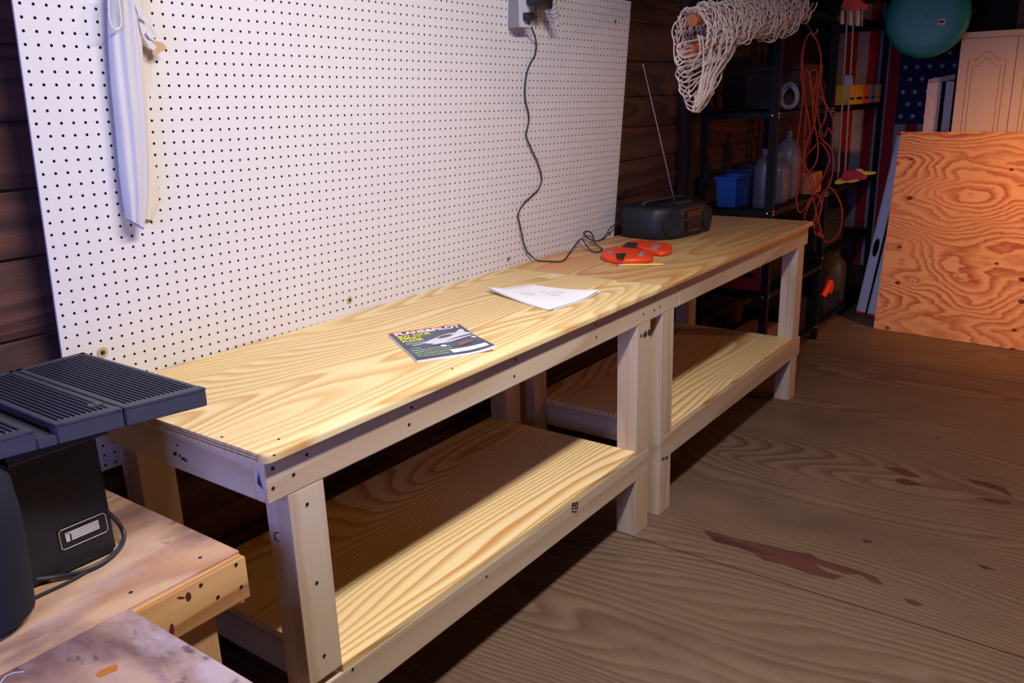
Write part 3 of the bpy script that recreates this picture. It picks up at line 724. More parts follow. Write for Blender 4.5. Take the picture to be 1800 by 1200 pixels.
# page edge sides
for (fa, fb) in ((lambda t: (t, 1), 0), (lambda t: (1, t), 0), (lambda t: (0, t), 0), (lambda t: (t, 0), 0)):
    mb.grid(lambda a, b: block(*fa(a), (lambda x, y, b=b: (.0004+curl(x, y)*.6)*(1-b)+(Zc-.0006+curl(x, y))*b)), 14, 1)
wp(mb.build('pages', M_PAPER), mg)
mb = mag_grid(0, MW, -MH, 0, 0); wp(mb.build('cover', m_), mg)
mb = mag_grid(0, MW, -.008, 0, .0003); wp(mb.build('red_band', M_RED), mg)
M_YTX = plain('yellow_cover_ink', rgb(236, 232, 50), .5); M_WTX = plain('white_cover_ink', rgb(246, 240, 246), .5); M_GTX = plain('pale_green_cover_ink', rgb(170, 196, 110), .5)
def cover_text(txt, x, y, w_, h_, mat, name, bold=.0, shear=0, red=False):
    me = text_mesh(txt, 1.0, bold=bold, shear=shear, extrude=0)
    xs = [v.co.x for v in me.vertices]; ys = [v.co.y for v in me.vertices]
    for v in me.vertices:
        lx = x+(v.co.x-min(xs))/(max(xs)-min(xs))*w_; ly = y+(v.co.y-min(ys))/(max(ys)-min(ys))*h_
        v.co = mt @ Vector((lx, ly, Zc+(.0007 if not red else .0004)+curl(lx, ly)))
    me.materials.append(mat); o = bpy.data.objects.new(name, me); COL.objects.link(o); return wp(o, mg)
cover_text('PLANE&PILOT', .0135, -.0375, .185, .028, M_RED, 'title_shadow', bold=.02, red=True)
cover_text('PLANE&PILOT', .012, -.036, .185, .028, M_WTX, 'title_text', bold=.03)
cover_text('BUY YOUR', .012, -.062, .092, .020, M_YTX, 'headline_text', bold=.03)
cover_text('FIRST', .012, -.085, .060, .020, M_YTX, 'headline_text', bold=.03)
cover_text('PLANE!', .012, -.108, .056, .020, M_YTX, 'headline_text', bold=.03)
M_GREY = plain('pale_grey_ink', rgb(190, 194, 210), .5)
for k in range(2):     # unreadable small lines kept as thin strokes
    mb = MB()
    for j in range(5): x = .014+j*.011; mb.add([mt @ Vector(v) for v in ((x, -.123-k*.010, Zc+.0006), (x+.009, -.123-k*.010, Zc+.0006), (x+.009, -.119-k*.010, Zc+.0006), (x, -.119-k*.010, Zc+.0006))], [(0, 1, 2, 3)])
    wp(mb.build('small_print', M_GREY), mg)
for k in range(5):
    mb = MB(); y = -.170-k*.0185; ln = (3, 10, 10, 9, 8)[k]
    for j in range(ln):
        x = .012+j*.010; wd_ = .0085 if (j*7+k*3) % 4 else .006; y_ = y
        mb.add([mt @ Vector(v) for v in ((x, y_-.0055, Zc+.0006), (x+wd_, y_-.0055, Zc+.0006), (x+wd_, y_, Zc+.0006), (x, y_, Zc+.0006))], [(0, 1, 2, 3)])
    wp(mb.build('small_print', M_GTX if k != 1 else M_GREY), mg)
mb = mag_grid(.100, .196, -.256, -.226, .0007, 6, 3); wp(mb.build('address_label', M_WTX), mg)
# cover picture: light low wing aeroplane
M_PLN = plain('printed_plane_white', rgb(206, 208, 222), .4); M_PLD = plain('printed_plane_glass', rgb(70, 66, 78), .3); M_PLW = plain('printed_wheel', rgb(235, 235, 240), .4)
def cov(poly, mat, name, dz=.0005):
    mb = MB(); mb.add([mt @ Vector((x*MW, -y*MH, Zc+dz+curl(x*MW, -y*MH))) for x, y in poly], [tuple(range(len(poly)))]); o = mb.build(name, mat)
    bm = bmesh.new(); bm.from_mesh(o.data); bmesh.ops.triangulate(bm, faces=bm.faces[:]); bm.to_mesh(o.data); bm.free(); return wp(o, mg)
cov([(.28, .50), (.40, .43), (.50, .38), (.60, .32), (.72, .29), (.80, .30), (.90, .20), (.95, .20), (.93, .32), (.99, .36), (.99, .39), (.80, .44), (.64, .50), (.50, .55), (.34, .545)], M_PLN, 'plane_picture')
cov([(.50, .41), (.58, .345), (.70, .325), (.76, .36), (.66, .41), (.56, .43)], M_PLD, 'plane_canopy', .0009)
cov([(.36, .56), (.62, .52), (.99, .43), (.99, .45), (.62, .58), (.38, .60)], M_PLN, 'plane_wing', .0006)
cov([(.44, .66), (.47, .645), (.51, .66), (.51, .70), (.47, .715), (.44, .70)], M_PLW, 'plane_wheel', .0007)
cov([(.91, .52), (.94, .50), (.98, .52), (.97, .56), (.93, .565)], M_PLW, 'plane_wheel', .0007)
cov([(.12, .53), (.30, .50), (.30, .52), (.12, .555)], M_PLN, 'plane_propeller', .0006)
cov([(.66, .66), (.84, .60), (.85, .64), (.68, .70)], plain('red_cover_ink', rgb(176, 70, 60), .5), 'red_caption', .0007)
cov([(.64, .71), (.88, .63), (.90, .68), (.66, .76)], plain('brown_cover_ink', rgb(112, 100, 92), .5), 'brown_caption', .0007)

# ================================================================== PAPERS
pp = [at(857, 513, 2, .872), at(934, 500, 2, .872), at(1053, 515, 2, .875), at(968, 545, 2, .872)]
sh = thing('paper_sheets', 'stack of white paper sheets with faint sketches, corners curling, in the middle of the workbench', 'paper', (1.35, -.3, .870))
def sheet(dz, rot, name, shift=(0, 0), cur=1.0):
    c = sum(pp, Vector())/4
    def fn(a, b):
        p = pp[0]*(1-a)*(1-b)+pp[1]*a*(1-b)+pp[2]*a*b+pp[3]*(1-a)*b
        q = p-c; q = Matrix.Rotation(rot, 3, 'Z') @ q; p = c+q
        z_ = .8706+dz+cur*(.016*max(0, (1-a)-.0)**3*max(0, 1-b*1.6)**2 + .020*max(0, a-.35)**2*b**3*1.6+.003*math.sin(a*5+1)*math.sin(b*4)**2)
        return Vector((p.x+shift[0], p.y+shift[1], z_))
    mb = MB(); mb.grid(fn, 18, 18); n0 = len(mb.v)
    mb.grid(lambda a, b: fn(a, b)-Vector((0, 0, .0003)), 18, 18); return mb.build(name, M_PAPER, smooth=True, auto=False), fn
for k, (dz, rot, s_, cu) in enumerate(((0, .03, (.006, -.004), .6), (.001, -.015, (-.003, .002), .8), (.002, 0, (0, 0), 1.0))):
    o, fn = sheet(dz, rot, 'sheet', s_, cu); wp(o, sh)
mb = MB()
def ink(a0, b0, a1, b1, r_=.0004):
    mb.tube([fn(a0+(a1-a0)*t, b0+(b1-b0)*t)+Vector((0, 0, .0006)) for t in (0, .33, .66, 1)], r_, 4)
for k in range(14): 
    if k not in (6,): ink(.20+k*.052, .085, .20+k*.052+.036, .085, .0007)
ink(.12, .04, .9, .04)
for (x0, y0, x1, y1) in ((.25, .35, .45, .30), (.45, .30, .48, .42), (.48, .42, .28, .47), (.28, .47, .25, .35), (.33, .33, .36, .45), (.55, .62, .80, .55), (.80, .55, .82, .60), (.82, .60, .57, .67), (.57, .67, .55, .62),
                         (.60, .50, .62, .70), (.75, .48, .77, .66), (.60, .50, .75, .48)): ink(x0, y0, x1, y1)
wp(mb.build('pencil_sketch', M_INK), sh)

# ================================================================== ORANGE CASES + PENCIL
def pebble(name, outline, z0, z1, mat, label, patches):
    P3 = catmull([at(u, v, 2, (z0+z1)/2) for u, v in outline], 6, closed=True); c = sum(P3, Vector())/len(P3); n = len(P3)
    t = thing(name, label, 'tool case', (c.x, c.y, z0), group='orange tool cases on the workbench')
    mb = MB(); vs = []
    prof = [(.92, 0), (.98, .12), (1.0, .45), (.98, .75), (.93, .92), (.85, 1.0), (.5, 1.03), (.2, 1.04)]
    for s, h in prof:
        for p in P3: q = c+(p-c)*s; vs.append((q.x, q.y, z0+(z1-z0)*h))
    fs = [(i*n+k, i*n+(k+1) % n, (i+1)*n+(k+1) % n, (i+1)*n+k) for i in range(len(prof)-1) for k in range(n)]
    fs += [tuple(range(n))[::-1], tuple((len(prof)-1)*n+k for k in range(n))]
    mb.add(vs, fs); wp(mb.build('shell', mat, smooth=True), t)
    for quad, m2, nm in patches:
        mb = MB(); qs = [at(u, v, 2, z1) for u, v in quad]; mb.prism(qs, (0, 0, .0022)); wp(mb.build(nm, m2), t)
    return t
pebble('tool_case', [(1104, 427), (1125, 425), (1155, 428), (1176, 432), (1182, 437), (1178, 443), (1160, 446), (1130, 439.5), (1112, 434), (1092, 434)], .8705, .893, M_ORANGE,
       'orange moulded tool case nearer the radio', [([(1093, 434), (1102, 427), (1121, 427), (1119, 434)], M_DGREY, 'dark_patch'), ([(1143, 437), (1150, 431), (1162, 432), (1155, 438)], M_GWPL, 'grey_latch')])
pebble('tool_case', [(1060, 444), (1072, 439), (1100, 439), (1126, 442), (1146, 448), (1148, 454), (1134, 458), (1100, 459.5), (1070, 456), (1056, 450)], .8705, .896, M_ORANGE,
       'orange moulded tool case lying behind the yellow pencil', [([(1083, 446), (1101, 446), (1096, 455), (1083, 453)], M_BLACK, 'dark_patch'), ([(1122, 450), (1126, 444), (1133, 444), (1130, 450)], M_GWPL, 'grey_latch'),
                                                     ([(1067, 444), (1075, 442), (1078, 444), (1069, 447)], M_GWPL, 'grey_latch')])
p0 = at(1083, 465.5, 2, .8745); p1 = at(1171, 464.5, 2, .8745); dv = (p1-p0); p1 = p0+dv
pc = thing('pencil', 'yellow pencil with red eraser lying in front of the orange cases', 'pencil', p0)
def seg(a, b, r0, r1, mat, name, n=6): 
    mb = MB(); mb.tube([p0+dv*a, p0+dv*b], [r0, r1], n); return wp(mb.build(name, mat), pc)
seg(.13, .90, .0037, .0037, M_YEL, 'barrel'); seg(.05, .13, .0038, .0038, M_SILV, 'ferrule', 10); seg(0, .05, .0035, .0035, plain('pink_red_eraser', rgb(190, 60, 80), .7), 'eraser', 10)
seg(.90, .975, .0037, .0012, M_HAND, 'sharpened_wood', 8); seg(.975, 1.0, .0012, .0003, M_BLACK, 'lead', 6)

# ================================================================== RADIO
ra = math.atan2(-.050, .31)
RL = Vector((2.600, -.130, .8702))
rd = thing('portable_radio', 'black portable stereo radio with rounded front and long silver aerial on the workbench', 'radio', RL, ra)
W2 = .205
def rad_outline(s, z_, back=.120):
    out = []
    n = 28
    for i in range(n+1):       # bulging front from left to right
        t = -1+2*i/n
        x = W2*math.copysign(abs(t)**.9, t)*s
        y = -(.060+.078*(1-abs(t)**3.2))*s
        if abs(t) > .93: x = W2*s*math.copysign(1, t)*(.985+.015*(1-abs(t))/.07)
        out.append((x, y, z_))
    out += [(W2*s, back*s*.6, z_), (W2*.9*s, back*s, z_), (-W2*.9*s, back*s, z_), (-W2*s, back*s*.6, z_)]
    return out
mb = MB(); rings_ = [(.93, .001), (.975, .012), (1.0, .04), (1.0, .085), (.985, .115), (.95, .132), (.88, .142), (.6, .144)]
vs = []; 
for s_, z_ in rings_: vs += rad_outline(s_, z_)
n = len(rad_outline(1, 0)); fs = [(i*n+k, i*n+(k+1) % n, (i+1)*n+(k+1) % n, (i+1)*n+k) for i in range(len(rings_)-1) for k in range(n)]
fs += [tuple(range(n))[::-1], tuple((len(rings_)-1)*n+k for k in range(n))]
mb.add(vs, fs); o = mb.build('body', M_BLACK, smooth=True); o.parent = rd
for sx in (-1, 1):
    mb = MB(); a = sx*.62
    mt2 = Matrix.Translation((sx*.130, -.126, .068)) @ Matrix.Rotation(sx*.24, 4, 'Z') @ Matrix.Rotation(math.pi/2, 4, 'X')
    mb.lathe([(.052, -.006), (.054, .004), (.050, .007), (.046, .004), (.02, .002), (.012, .006)], mt2, 28); o = mb.build('speaker_grille', plain('black_mesh_grille', rgb(26, 26, 32), .8), smooth=True); o.parent = rd
mb = MB(); mb.box(-.055, .055, -.1425, -.128, .085, .118, b=.004); o = mb.build('tuner_panel', M_BLACK2); o.parent = rd
mb = MB(); mb.box(-.055, .055, -.1445, -.13, .024, .072, b=.005); o = mb.build('cassette_door', M_BLACK2); o.parent = rd
mb = MB(); mb.tube([(-.035, -.1465, .030), (.035, -.1465, .030)], .0016, 6); o2 = mb.build('door_trim', M_STEEL); o2.parent = o
mb = MB(); mb.tube(catmull([(-.15, .03, .135), (-.14, .02, .150), (-.10, .01, .157), (0, 0, .159), (.10, .01, .157), (.14, .02, .150), (.15, .03, .135)], 6), .0075, 10); o = mb.build('carry_handle', M_DGREY, smooth=True); o.parent = rd
for k in range(5):
    mb = MB(); mb.box(-.05+k*.022, -.034+k*.022, -.095, -.070, .142, .150, b=.002); o = mb.build('button', M_DGREY); o.parent = rd
inv = rd.matrix_basis.inverted(); wp(CORD, rd); wp(bpy.data.objects['plug_body'], rd)
q0 = inv @ at(1185, 352, 0, 2.66); q1 = inv @ at(1158, 232, 0, 2.60); q2 = inv @ at(1131, 116, 0, 2.52)
mb = MB(); mb.tube([q0, q1, q2], [.0032, .0026, .0018], 8); an = mb.build('antenna', M_SILV, smooth=True); an.parent = rd
mb = MB(); mb.tube([q2, q2+(q2-q1).normalized()*.010], [.0032, .003], 8); o = mb.build('aerial_tip', M_SILV, smooth=True); o.parent = an

# ================================================================== LEANING PLYWOOD SHEET
ps = MB(); LX = 1.22
d1 = Vector((4.539-4.632, -1.431+.593, 0)).normalized(); up = Vector((.165, -.012, 1.208)).normalized(); nrm = d1.cross(up).normalized()
if nrm.x < 0: nrm = -nrm
o0 = Vector((4.632, -.593, .001))
M_sheet = Matrix(((nrm.x, -d1.x, up.x, o0.x), (nrm.y, -d1.y, up.y, o0.y), (nrm.z, -d1.z, up.z, o0.z), (0, 0, 0, 1)))
ps.box(0, .018, -1.75, 0, 0, 1.215, b=.001)
o = ps.build('plywood_sheet', M_SHEET); o.matrix_world = M_sheet
mb = MB(); nS = Vector(nrm); oS = o0
for (u, v, ru) in ((1602, 279, .010), (1778, 298, .010), (1599, 348, .016), (1581, 434, .012), (1578, 497, .014), (1752, 463, .010), (1797, 491, .016), (1796, 530, .016), (1560, 576, .012), (1783, 580, .012), (1779, 614, .014)):
    q = ray(u, v); t = nS.dot(oS-CC)/nS.dot(q); p = CC+q*t-nS*.0006
    mb.add([p+up*(ru*math.sin(a)*.8)+d1*(ru*math.cos(a)*1.2) for a in [2*math.pi*k/12 for k in range(12)]], [tuple(range(12))])
wp(mb.build('knots', plain('dark_sheet_knot', rgb(112, 50, 24), .7)), o)
tag(o, 'large sheet of fir plywood leaning upright at the far end of the room', 'plywood')

# ================================================================== CABINET
CXF = 4.855
cb = thing('storage_cabinet', 'tall cream cabinet with arched panel doors behind the leaning plywood', 'cabinet', (5.1, -1.2, 0))
mb = MB(); mb.box(CXF+.018, 5.375, -1.60, -.872, 0, 1.757, b=.003); wp(mb.build('body', M_CAB), cb)
mb = MB(); mb.box(CXF-.002, CXF+.0175, -1.60, -.872, 1.724, 1.757, b=.002); wp(mb.build('top_rail', M_CAB), cb)
def door(y0, y1):
    mb = MB(); mb.box(CXF, CXF+.0165, y0, y1, .06, 1.721, b=.0015); dd = wp(mb.build('door', M_CAB), cb)
    a, b_ = y1-.052, y0+.045       # left (towards +y) and right stile
    def arch(aa, bb, zb, zt, rise, r_):
        pts = [(aa, zb), (aa, zt), (aa-(aa-bb)*.14, zt+.002)]
        for k in range(9):
            t = k/8; pts.append((aa-(aa-bb)*(.2+.6*t), zt+rise*math.sin(math.pi*t)**1.2))
        pts += [(bb+(aa-bb)*.14, zt+.002), (bb, zt), (bb, zb)]
        m2 = MB(); m2.tube([(CXF-.0004, y, z_) for y, z_ in pts], r_, 6, closed=True); return m2
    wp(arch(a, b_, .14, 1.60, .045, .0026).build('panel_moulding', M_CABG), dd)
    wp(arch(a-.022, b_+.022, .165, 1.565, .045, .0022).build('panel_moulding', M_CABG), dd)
    return dd
door(-1.160, -.874); door(-1.598, -1.164)
# box on top of the cabinet, just out of the dark
mb = MB(); mb.box(4.95, 5.3, -1.50, -1.13, 1.758, 1.92, b=.004); tag(mb.build('cardboard_box', M_CARD, smooth=False), 'brown cardboard box on top of the cream cabinet', 'box')

# slatted shutter panel between flag and cabinet
sl = thing('slatted_panel', 'white ribbed folding panel leaning between the flag and the cream cabinet', 'panel', (4.97, -.77, 0))
M_SLAT = plain('white_painted_slats', rgb(222, 200, 196), .5)
def slat_at(y, z_, x=5.05): return (x+.10*z_*.5, y-.02*(z_-1.2), z_)
mb = MB()
mb.prism([(4.96, -.700, 1.505), (4.96, -.845, 1.530), (4.96, -.845, 1.500), (4.96, -.700, 1.478)], (.03, 0, 0)); wp(mb.build('top_rail', plain('grey_rail', rgb(150, 138, 140), .5)), sl)
for (y0, y1, n) in ((-.698, -.775, 7), (-.800, -.842, 4)):
    mb = MB()
    for k in range(n):
        a = y0+(y1-y0)*k/n; b_ = y0+(y1-y0)*(k+.72)/n
        mb.box(4.965, 4.982, min(a, b_), max(a, b_), .02, 1.49)
    mb.box(4.976, 4.986, y1, y0, .0, 1.485); wp(mb.build('ribbed_leaf', M_SLAT), sl)

# ================================================================== LEVELS
def level(name, pb, ptop, label, w_=.058):
    pb = Vector(pb); ptop = Vector(ptop); ax = (ptop-pb).normalized(); n_ = Vector((-1, 0, 0)); s_ = ax.cross(n_).normalized(); n_ = s_.cross(ax).normalized()
    Ln = (ptop-pb).length
    t = thing(name, label, 'spirit level', pb, group='spirit levels leaning behind the plywood'); M4 = Matrix(((s_.x, n_.x, ax.x, pb.x), (s_.y, n_.y, ax.y, pb.y), (s_.z, n_.z, ax.z, pb.z), (0, 0, 0, 1)))
    mb = MB(); mb.box(-w_/2, w_/2, -.004, .004, .02, Ln-.02, M4); mb.box(-w_/2, -w_/2+.007, -.012, .012, .02, Ln-.02, M4, b=.001); mb.box(w_/2-.007, w_/2, -.012, .012, .02, Ln-.02, M4, b=.001)
    for s__ in (-.30, .30): mb.box(s__*w_-.0015, s__*w_+.0015, -.009, .009, .02, Ln-.02, M4)
    wp(mb.build('frame', M_ALU), t)
    for a, b_ in ((0, .02), (Ln-.02, Ln)):
        mb = MB(); mb.box(-w_/2-.001, w_/2+.001, -.014, .014, a, b_, M4, b=.003); wp(mb.build('end_cap', M_RED), t)
    mb = MB(); vs = []
    for zc in (.36, ):
        ring_ = [(math.cos(2*math.pi*k/20)*w_*.30, math.sin(2*math.pi*k/20)*.062) for k in range(20)]
        mb.prism([M4 @ Vector((x, .0098, zc+.11+z_)) for x, z_ in ring_], M4.to_3x3() @ Vector((0, -.0196, 0)))
    wp(mb.build('vial_window', M_BLACK2), t)
    return t
level('spirit_level', (4.935, -.436, .006), (4.853, -.612, 1.20), 'long aluminium spirit level leaning beside the plywood, nearer the dark shelves')
level('spirit_level', (4.900, -.515, .006), (4.842, -.69, 1.18), 'second aluminium spirit level mostly hidden behind the plywood edge')

# ================================================================== FLAG on the back wall
fl = thing('flag', 'red, white and blue starred flag hanging vertically on the dark back wall', 'flag', (5.385, -.45, 1.0))
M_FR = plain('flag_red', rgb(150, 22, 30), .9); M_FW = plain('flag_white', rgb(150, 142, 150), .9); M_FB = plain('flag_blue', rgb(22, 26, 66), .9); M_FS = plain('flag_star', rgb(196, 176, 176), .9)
fy0, fy1, fz0, fz1 = -.86, .05, .25, 2.0
def flx(y, z_): return 5.385-.012*math.sin((y*14)+z_*1.5)
def flag_strip(y0, y1, z0, z1, mat, name, dx=0):
    mb = MB(); mb.grid(lambda a, b: (flx(y0+(y1-y0)*a, z0+(z1-z0)*b)-dx, y0+(y1-y0)*a, z0+(z1-z0)*b), 5, 12)
    mb.grid(lambda a, b: (flx(y0+(y1-y0)*a, z0+(z1-z0)*b)-dx+.003, y0+(y1-y0)*a, z0+(z1-z0)*b), 5, 12)
    return wp(mb.build(name, mat, smooth=True, auto=False), fl)
sw = .070
for k in range(13):
    y1 = fy1-k*sw; y0 = y1-sw
    red = k % 2 == 0
    top = fz1 if y1 > -.42+.01 else 1.225
    flag_strip(y0, y1, fz0, top, M_FR if red else M_FW, 'stripe')
flag_strip(-.862, -.44, 1.225, fz1, M_FB, 'canton', .0)
for i in range(9):
    for j in range(6 if i % 2 == 0 else 5):
        y = -.475-j*.072-(0 if i % 2 == 0 else .036); z_ = 1.275+i*.078
        pts = []
        for k in range(10):
            rr_ = .019 if k % 2 == 0 else .0078; a = math.pi/2+k*math.pi/5+.3
            pts.append((flx(y, z_)-.004, y+rr_*math.cos(a), z_+rr_*math.sin(a)))
        mb = MB(); mb.add(pts+[(flx(y, z_)-.0045, y, z_)], [(k, (k+1) % 10, 10) for k in range(10)]); wp(mb.build('star', M_FS), fl)

# ================================================================== STEEL SHELVING RACK
rk = thing('shelving_rack', 'black steel shelving rack along the left wall beyond the workbench', 'shelving', (4.2, -.15, 0))
RX = (3.30, 4.20, 5.36); RYF = -.36; RYB = .03
for x in RX:
    for y in (RYF, RYB):
        mb = MB(); sgn = 1 if x < 5 else -1
        mb.box(x-(0 if sgn > 0 else .035), x+(.035 if sgn > 0 else 0), y-.002, y+.002, 0, 2.0)
        mb.box(x-.002, x+.002, min(y, y+(.035 if y < -.1 else -.035)), max(y, y+(.035 if y < -.1 else -.035)), 0, 2.0)
        po = wp(mb.build('post', M_RACK), rk)
SHZ = {0: (.10, .47, .90, 1.375, 1.86), 1: (.10, .52, .90, 1.372, 1.86)}
for b_ in (0, 1):
    for z_ in SHZ[b_]:
        mb = MB(); x0, x1 = RX[b_]+.004, RX[b_+1]-.004
        mb.box(x0, x1, RYF+.003, RYB-.003, z_-.004, z_); mb.box(x0, x1, RYF+.003, RYF+.006, z_-.034, z_); mb.box(x0, x1, RYB-.006, RYB-.003, z_-.034, z_)
        mb.box(x0, x0+.003, RYF+.003, RYB-.003, z_-.034, z_); mb.box(x1-.003, x1, RYF+.003, RYB-.003, z_-.034, z_)
        wp(mb.build('shelf', M_RACK), rk)
        for x in (x0+.014, x1-.014):
            for zz in ((z_-.010, z_-.026) if z_ > .6 else (z_-.018,)):
                mb = MB(); mt3 = Matrix.Translation((x, RYF-.002, zz)) @ Matrix.Rotation(math.pi/2, 4, 'X'); mb.lathe([(.006, 0), (.006, .003), (.003, .005)], mt3, 8); wp(mb.build('bolt', M_SILV, smooth=True), rk)
        if b_ == 0:
            mb = MB(); mt3 = Matrix.Translation((x0-.006, RYF+.022, z_-.018)) @ Matrix.Rotation(-math.pi/2, 4, 'Y'); mb.lathe([(.006, 0), (.006, .003), (.003, .005)], mt3, 8); wp(mb.build('bolt', M_SILV, smooth=True), rk)

# ---- contents of the rack
def binn(name, x0, x1, y0, y1, z0, z1, mat, label, cat, rim=.004, taper=.88):
    t = thing(name, label, cat, ((x0+x1)/2, (y0+y1)/2, z0), group='blue bins on the rack'); mb = MB()
    cx_, cy_ = (x0+x1)/2, (y0+y1)/2
    def ringq(s, z_, ins=0): return [(cx_+(x0-cx_)*s+ins, cy_+(y0-cy_)*s+ins, z_), (cx_+(x1-cx_)*s-ins, cy_+(y0-cy_)*s+ins, z_), (cx_+(x1-cx_)*s-ins, cy_+(y1-cy_)*s-ins, z_), (cx_+(x0-cx_)*s+ins, cy_+(y1-cy_)*s-ins, z_)]
    vs = ringq(taper, z0)+ringq(1, z1)+ringq(1, z1, .004)+ringq(taper, z0+.004, .004)
    fs = [(3, 2, 1, 0)]+[(k, (k+1) % 4, 4+(k+1) % 4, 4+k) for k in range(4)]+[(4+k, 4+(k+1) % 4, 8+(k+1) % 4, 8+k) for k in range(4)]+[(8+k, 8+(k+1) % 4, 12+(k+1) % 4, 12+k) for k in range(4)]+[(12, 13, 14, 15)]
    mb.add(vs, fs); wp(mb.build('tub', mat), t)
    mb = MB(); e_ = .006
    mb.box(x0-e_, x1+e_, y0-e_, y0, z1-.012, z1); mb.box(x0-e_, x1+e_, y1, y1+e_, z1-.012, z1); mb.box(x0-e_, x0, y0, y1, z1-.012, z1); mb.box(x1, x1+e_, y0, y1, z1-.012, z1)
    wp(mb.build('rim', mat), t); return t
binn('storage_bin', 3.315, 3.50, -.165, -.055, .9005, 1.055, M_BLUE, 'bright blue plastic bin on the rack shelf behind the radio', 'bin')
binn('storage_bin', 3.52, 3.80, -.165, -.03, .9005, 1.075, M_DBLUE, 'dark blue plastic bin behind the bright blue bin', 'bin')
def jug(name, x, y, z, rx, ry, h, mat, label, cat='jug', neck=.25, capm=None):
    t = thing(name, label, cat, (x, y, z), group='plastic jugs on the rack' if name == 'plastic_jug' else None); mb = MB()
    prof = [(.92, 0), (1, .04), (1, .62), (.93, .72), (.6, .84), (neck, .9), (neck, .95)]
    vs = []; n = 20
    for s, hh in prof:
        for k in range(n):
            a = 2*math.pi*k/n; ca, sa = math.cos(a), math.sin(a)
            vs.append((x+math.copysign(abs(ca)**.6, ca)*rx*s, y+math.copysign(abs(sa)**.6, sa)*ry*s, z+h*hh))
    fs = [(i*n+k, i*n+(k+1) % n, (i+1)*n+(k+1) % n, (i+1)*n+k) for i in range(len(prof)-1) for k in range(n)]+[tuple(range(n))[::-1], tuple((len(prof)-1)*n+k for k in range(n))]
    mb.add(vs, fs); wp(mb.build('body', mat, smooth=True), t)
    mb = MB(); mb.lathe([(rx*neck*1.2, z+h*.93), (rx*neck*1.2, z+h), (rx*neck, z+h*1.01)], Matrix.Translation((x, y, 0)), 14); wp(mb.build('cap', capm or mat, smooth=True), t)
    return t
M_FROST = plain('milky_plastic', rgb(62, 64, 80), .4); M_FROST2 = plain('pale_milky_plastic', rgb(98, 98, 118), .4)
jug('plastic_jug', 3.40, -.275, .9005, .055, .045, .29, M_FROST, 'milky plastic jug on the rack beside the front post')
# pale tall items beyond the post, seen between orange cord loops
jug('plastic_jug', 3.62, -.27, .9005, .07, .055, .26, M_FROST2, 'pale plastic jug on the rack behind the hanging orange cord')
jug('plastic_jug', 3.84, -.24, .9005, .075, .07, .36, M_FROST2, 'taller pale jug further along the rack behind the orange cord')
mb = MB(); mb.box(4.00, 4.17, -.34, -.20, .9005, 1.02, b=.003); tag(mb.build('cardboard_carton', plain('orange_carton', rgb(196, 120, 80), .7)), 'small orange brown carton on the rack behind the hanging cord', 'box')
# round coil of white cable on the 1.375 shelf
cc = Vector((3.67, -.29, 1.440)); mb = MB()
rnd = random.Random(3)
for k in range(7):
    R_ = .034+.004*k*.6; tilt = rnd.uniform(-.18, .18); off_ = rnd.uniform(-.02, .02)
    mb.tube([cc+Vector((off_+.01*math.sin(a*2), R_*math.cos(a), R_*1.35*math.sin(a)+tilt*.02)) for a in [2*math.pi*i/28 for i in range(28)]], .0038, 6, closed=True)
tag(mb.build('cable_coil', M_GWPL, smooth=True), 'coil of whitish cable standing on the upper rack shelf', 'cable')
# black / grey cases filling the shelves
def case(name, x0, x1, y0, y1, z0, z1, mat, label, cat='case', strap_=True):
    t = thing(name, label, cat, ((x0+x1)/2, (y0+y1)/2, z0), group='dark cases on the rack shelves'); mb = MB(); mb.box(x0, x1, y0, y1, z0, z1-.03, b=.008); wp(mb.build('base', mat), t)
    mb = MB(); mb.box(x0, x1, y0, y1, z1-.029, z1, b=.008); wp(mb.build('lid', mat), t)
    mb = MB(); xm = (x0+x1)/2; mb.tube(catmull([(xm-.05, y0-.002, z1-.04), (xm-.045, y0-.02, z1-.045), (xm+.045, y0-.02, z1-.045), (xm+.05, y0-.002, z1-.04)], 4), .005, 6); wp(mb.build('handle', M_BLACK, smooth=True), t)
    return t
case('tool_box', 3.84, 4.12, -.17, .01, .9005, 1.08, M_DARK, 'dark tool case at the back of the middle rack shelf')
case('tool_box', 3.385, 3.78, -.28, .0, .4705, .68, M_DARK, 'dark case on the low rack shelf, just past the workbench end')
case('tool_box', 3.75, 4.10, -.33, -.02, 1.3755, 1.60, M_CARD, 'brown case on the upper rack shelf beside the cable coil')
# red-white carton under the bench end
M_RW = plain('deep_red_print', rgb(150, 30, 34), .6)
rw = thing('printed_carton', 'red and white printed carton on the low rack shelf seen under the workbench top', 'box', (3.60, -.3, .4705))
mb = MB(); mb.box(3.322, 3.37, -.335, -.09, .474, .64, b=.002); wp(mb.build('carton', M_RW), rw)
mb = MB(); mb.box(3.3205, 3.3218, -.338, -.316, .474, .64); mb.box(3.3205, 3.3218, -.316, -.09, .60, .64); wp(mb.build('white_border', M_WPL), rw)
mb = MB(); mt3 = Matrix.Translation((3.3215, -.24, .555)) @ Matrix.Rotation(-math.pi/2, 4, 'Y') @ Matrix.Diagonal((.6, 1.6, 1, 1)); mb.lathe([(.026, 0), (.026, .0012), (.022, .0016)], mt3, 20); wp(mb.build('oval_emblem', M_DARK), rw)
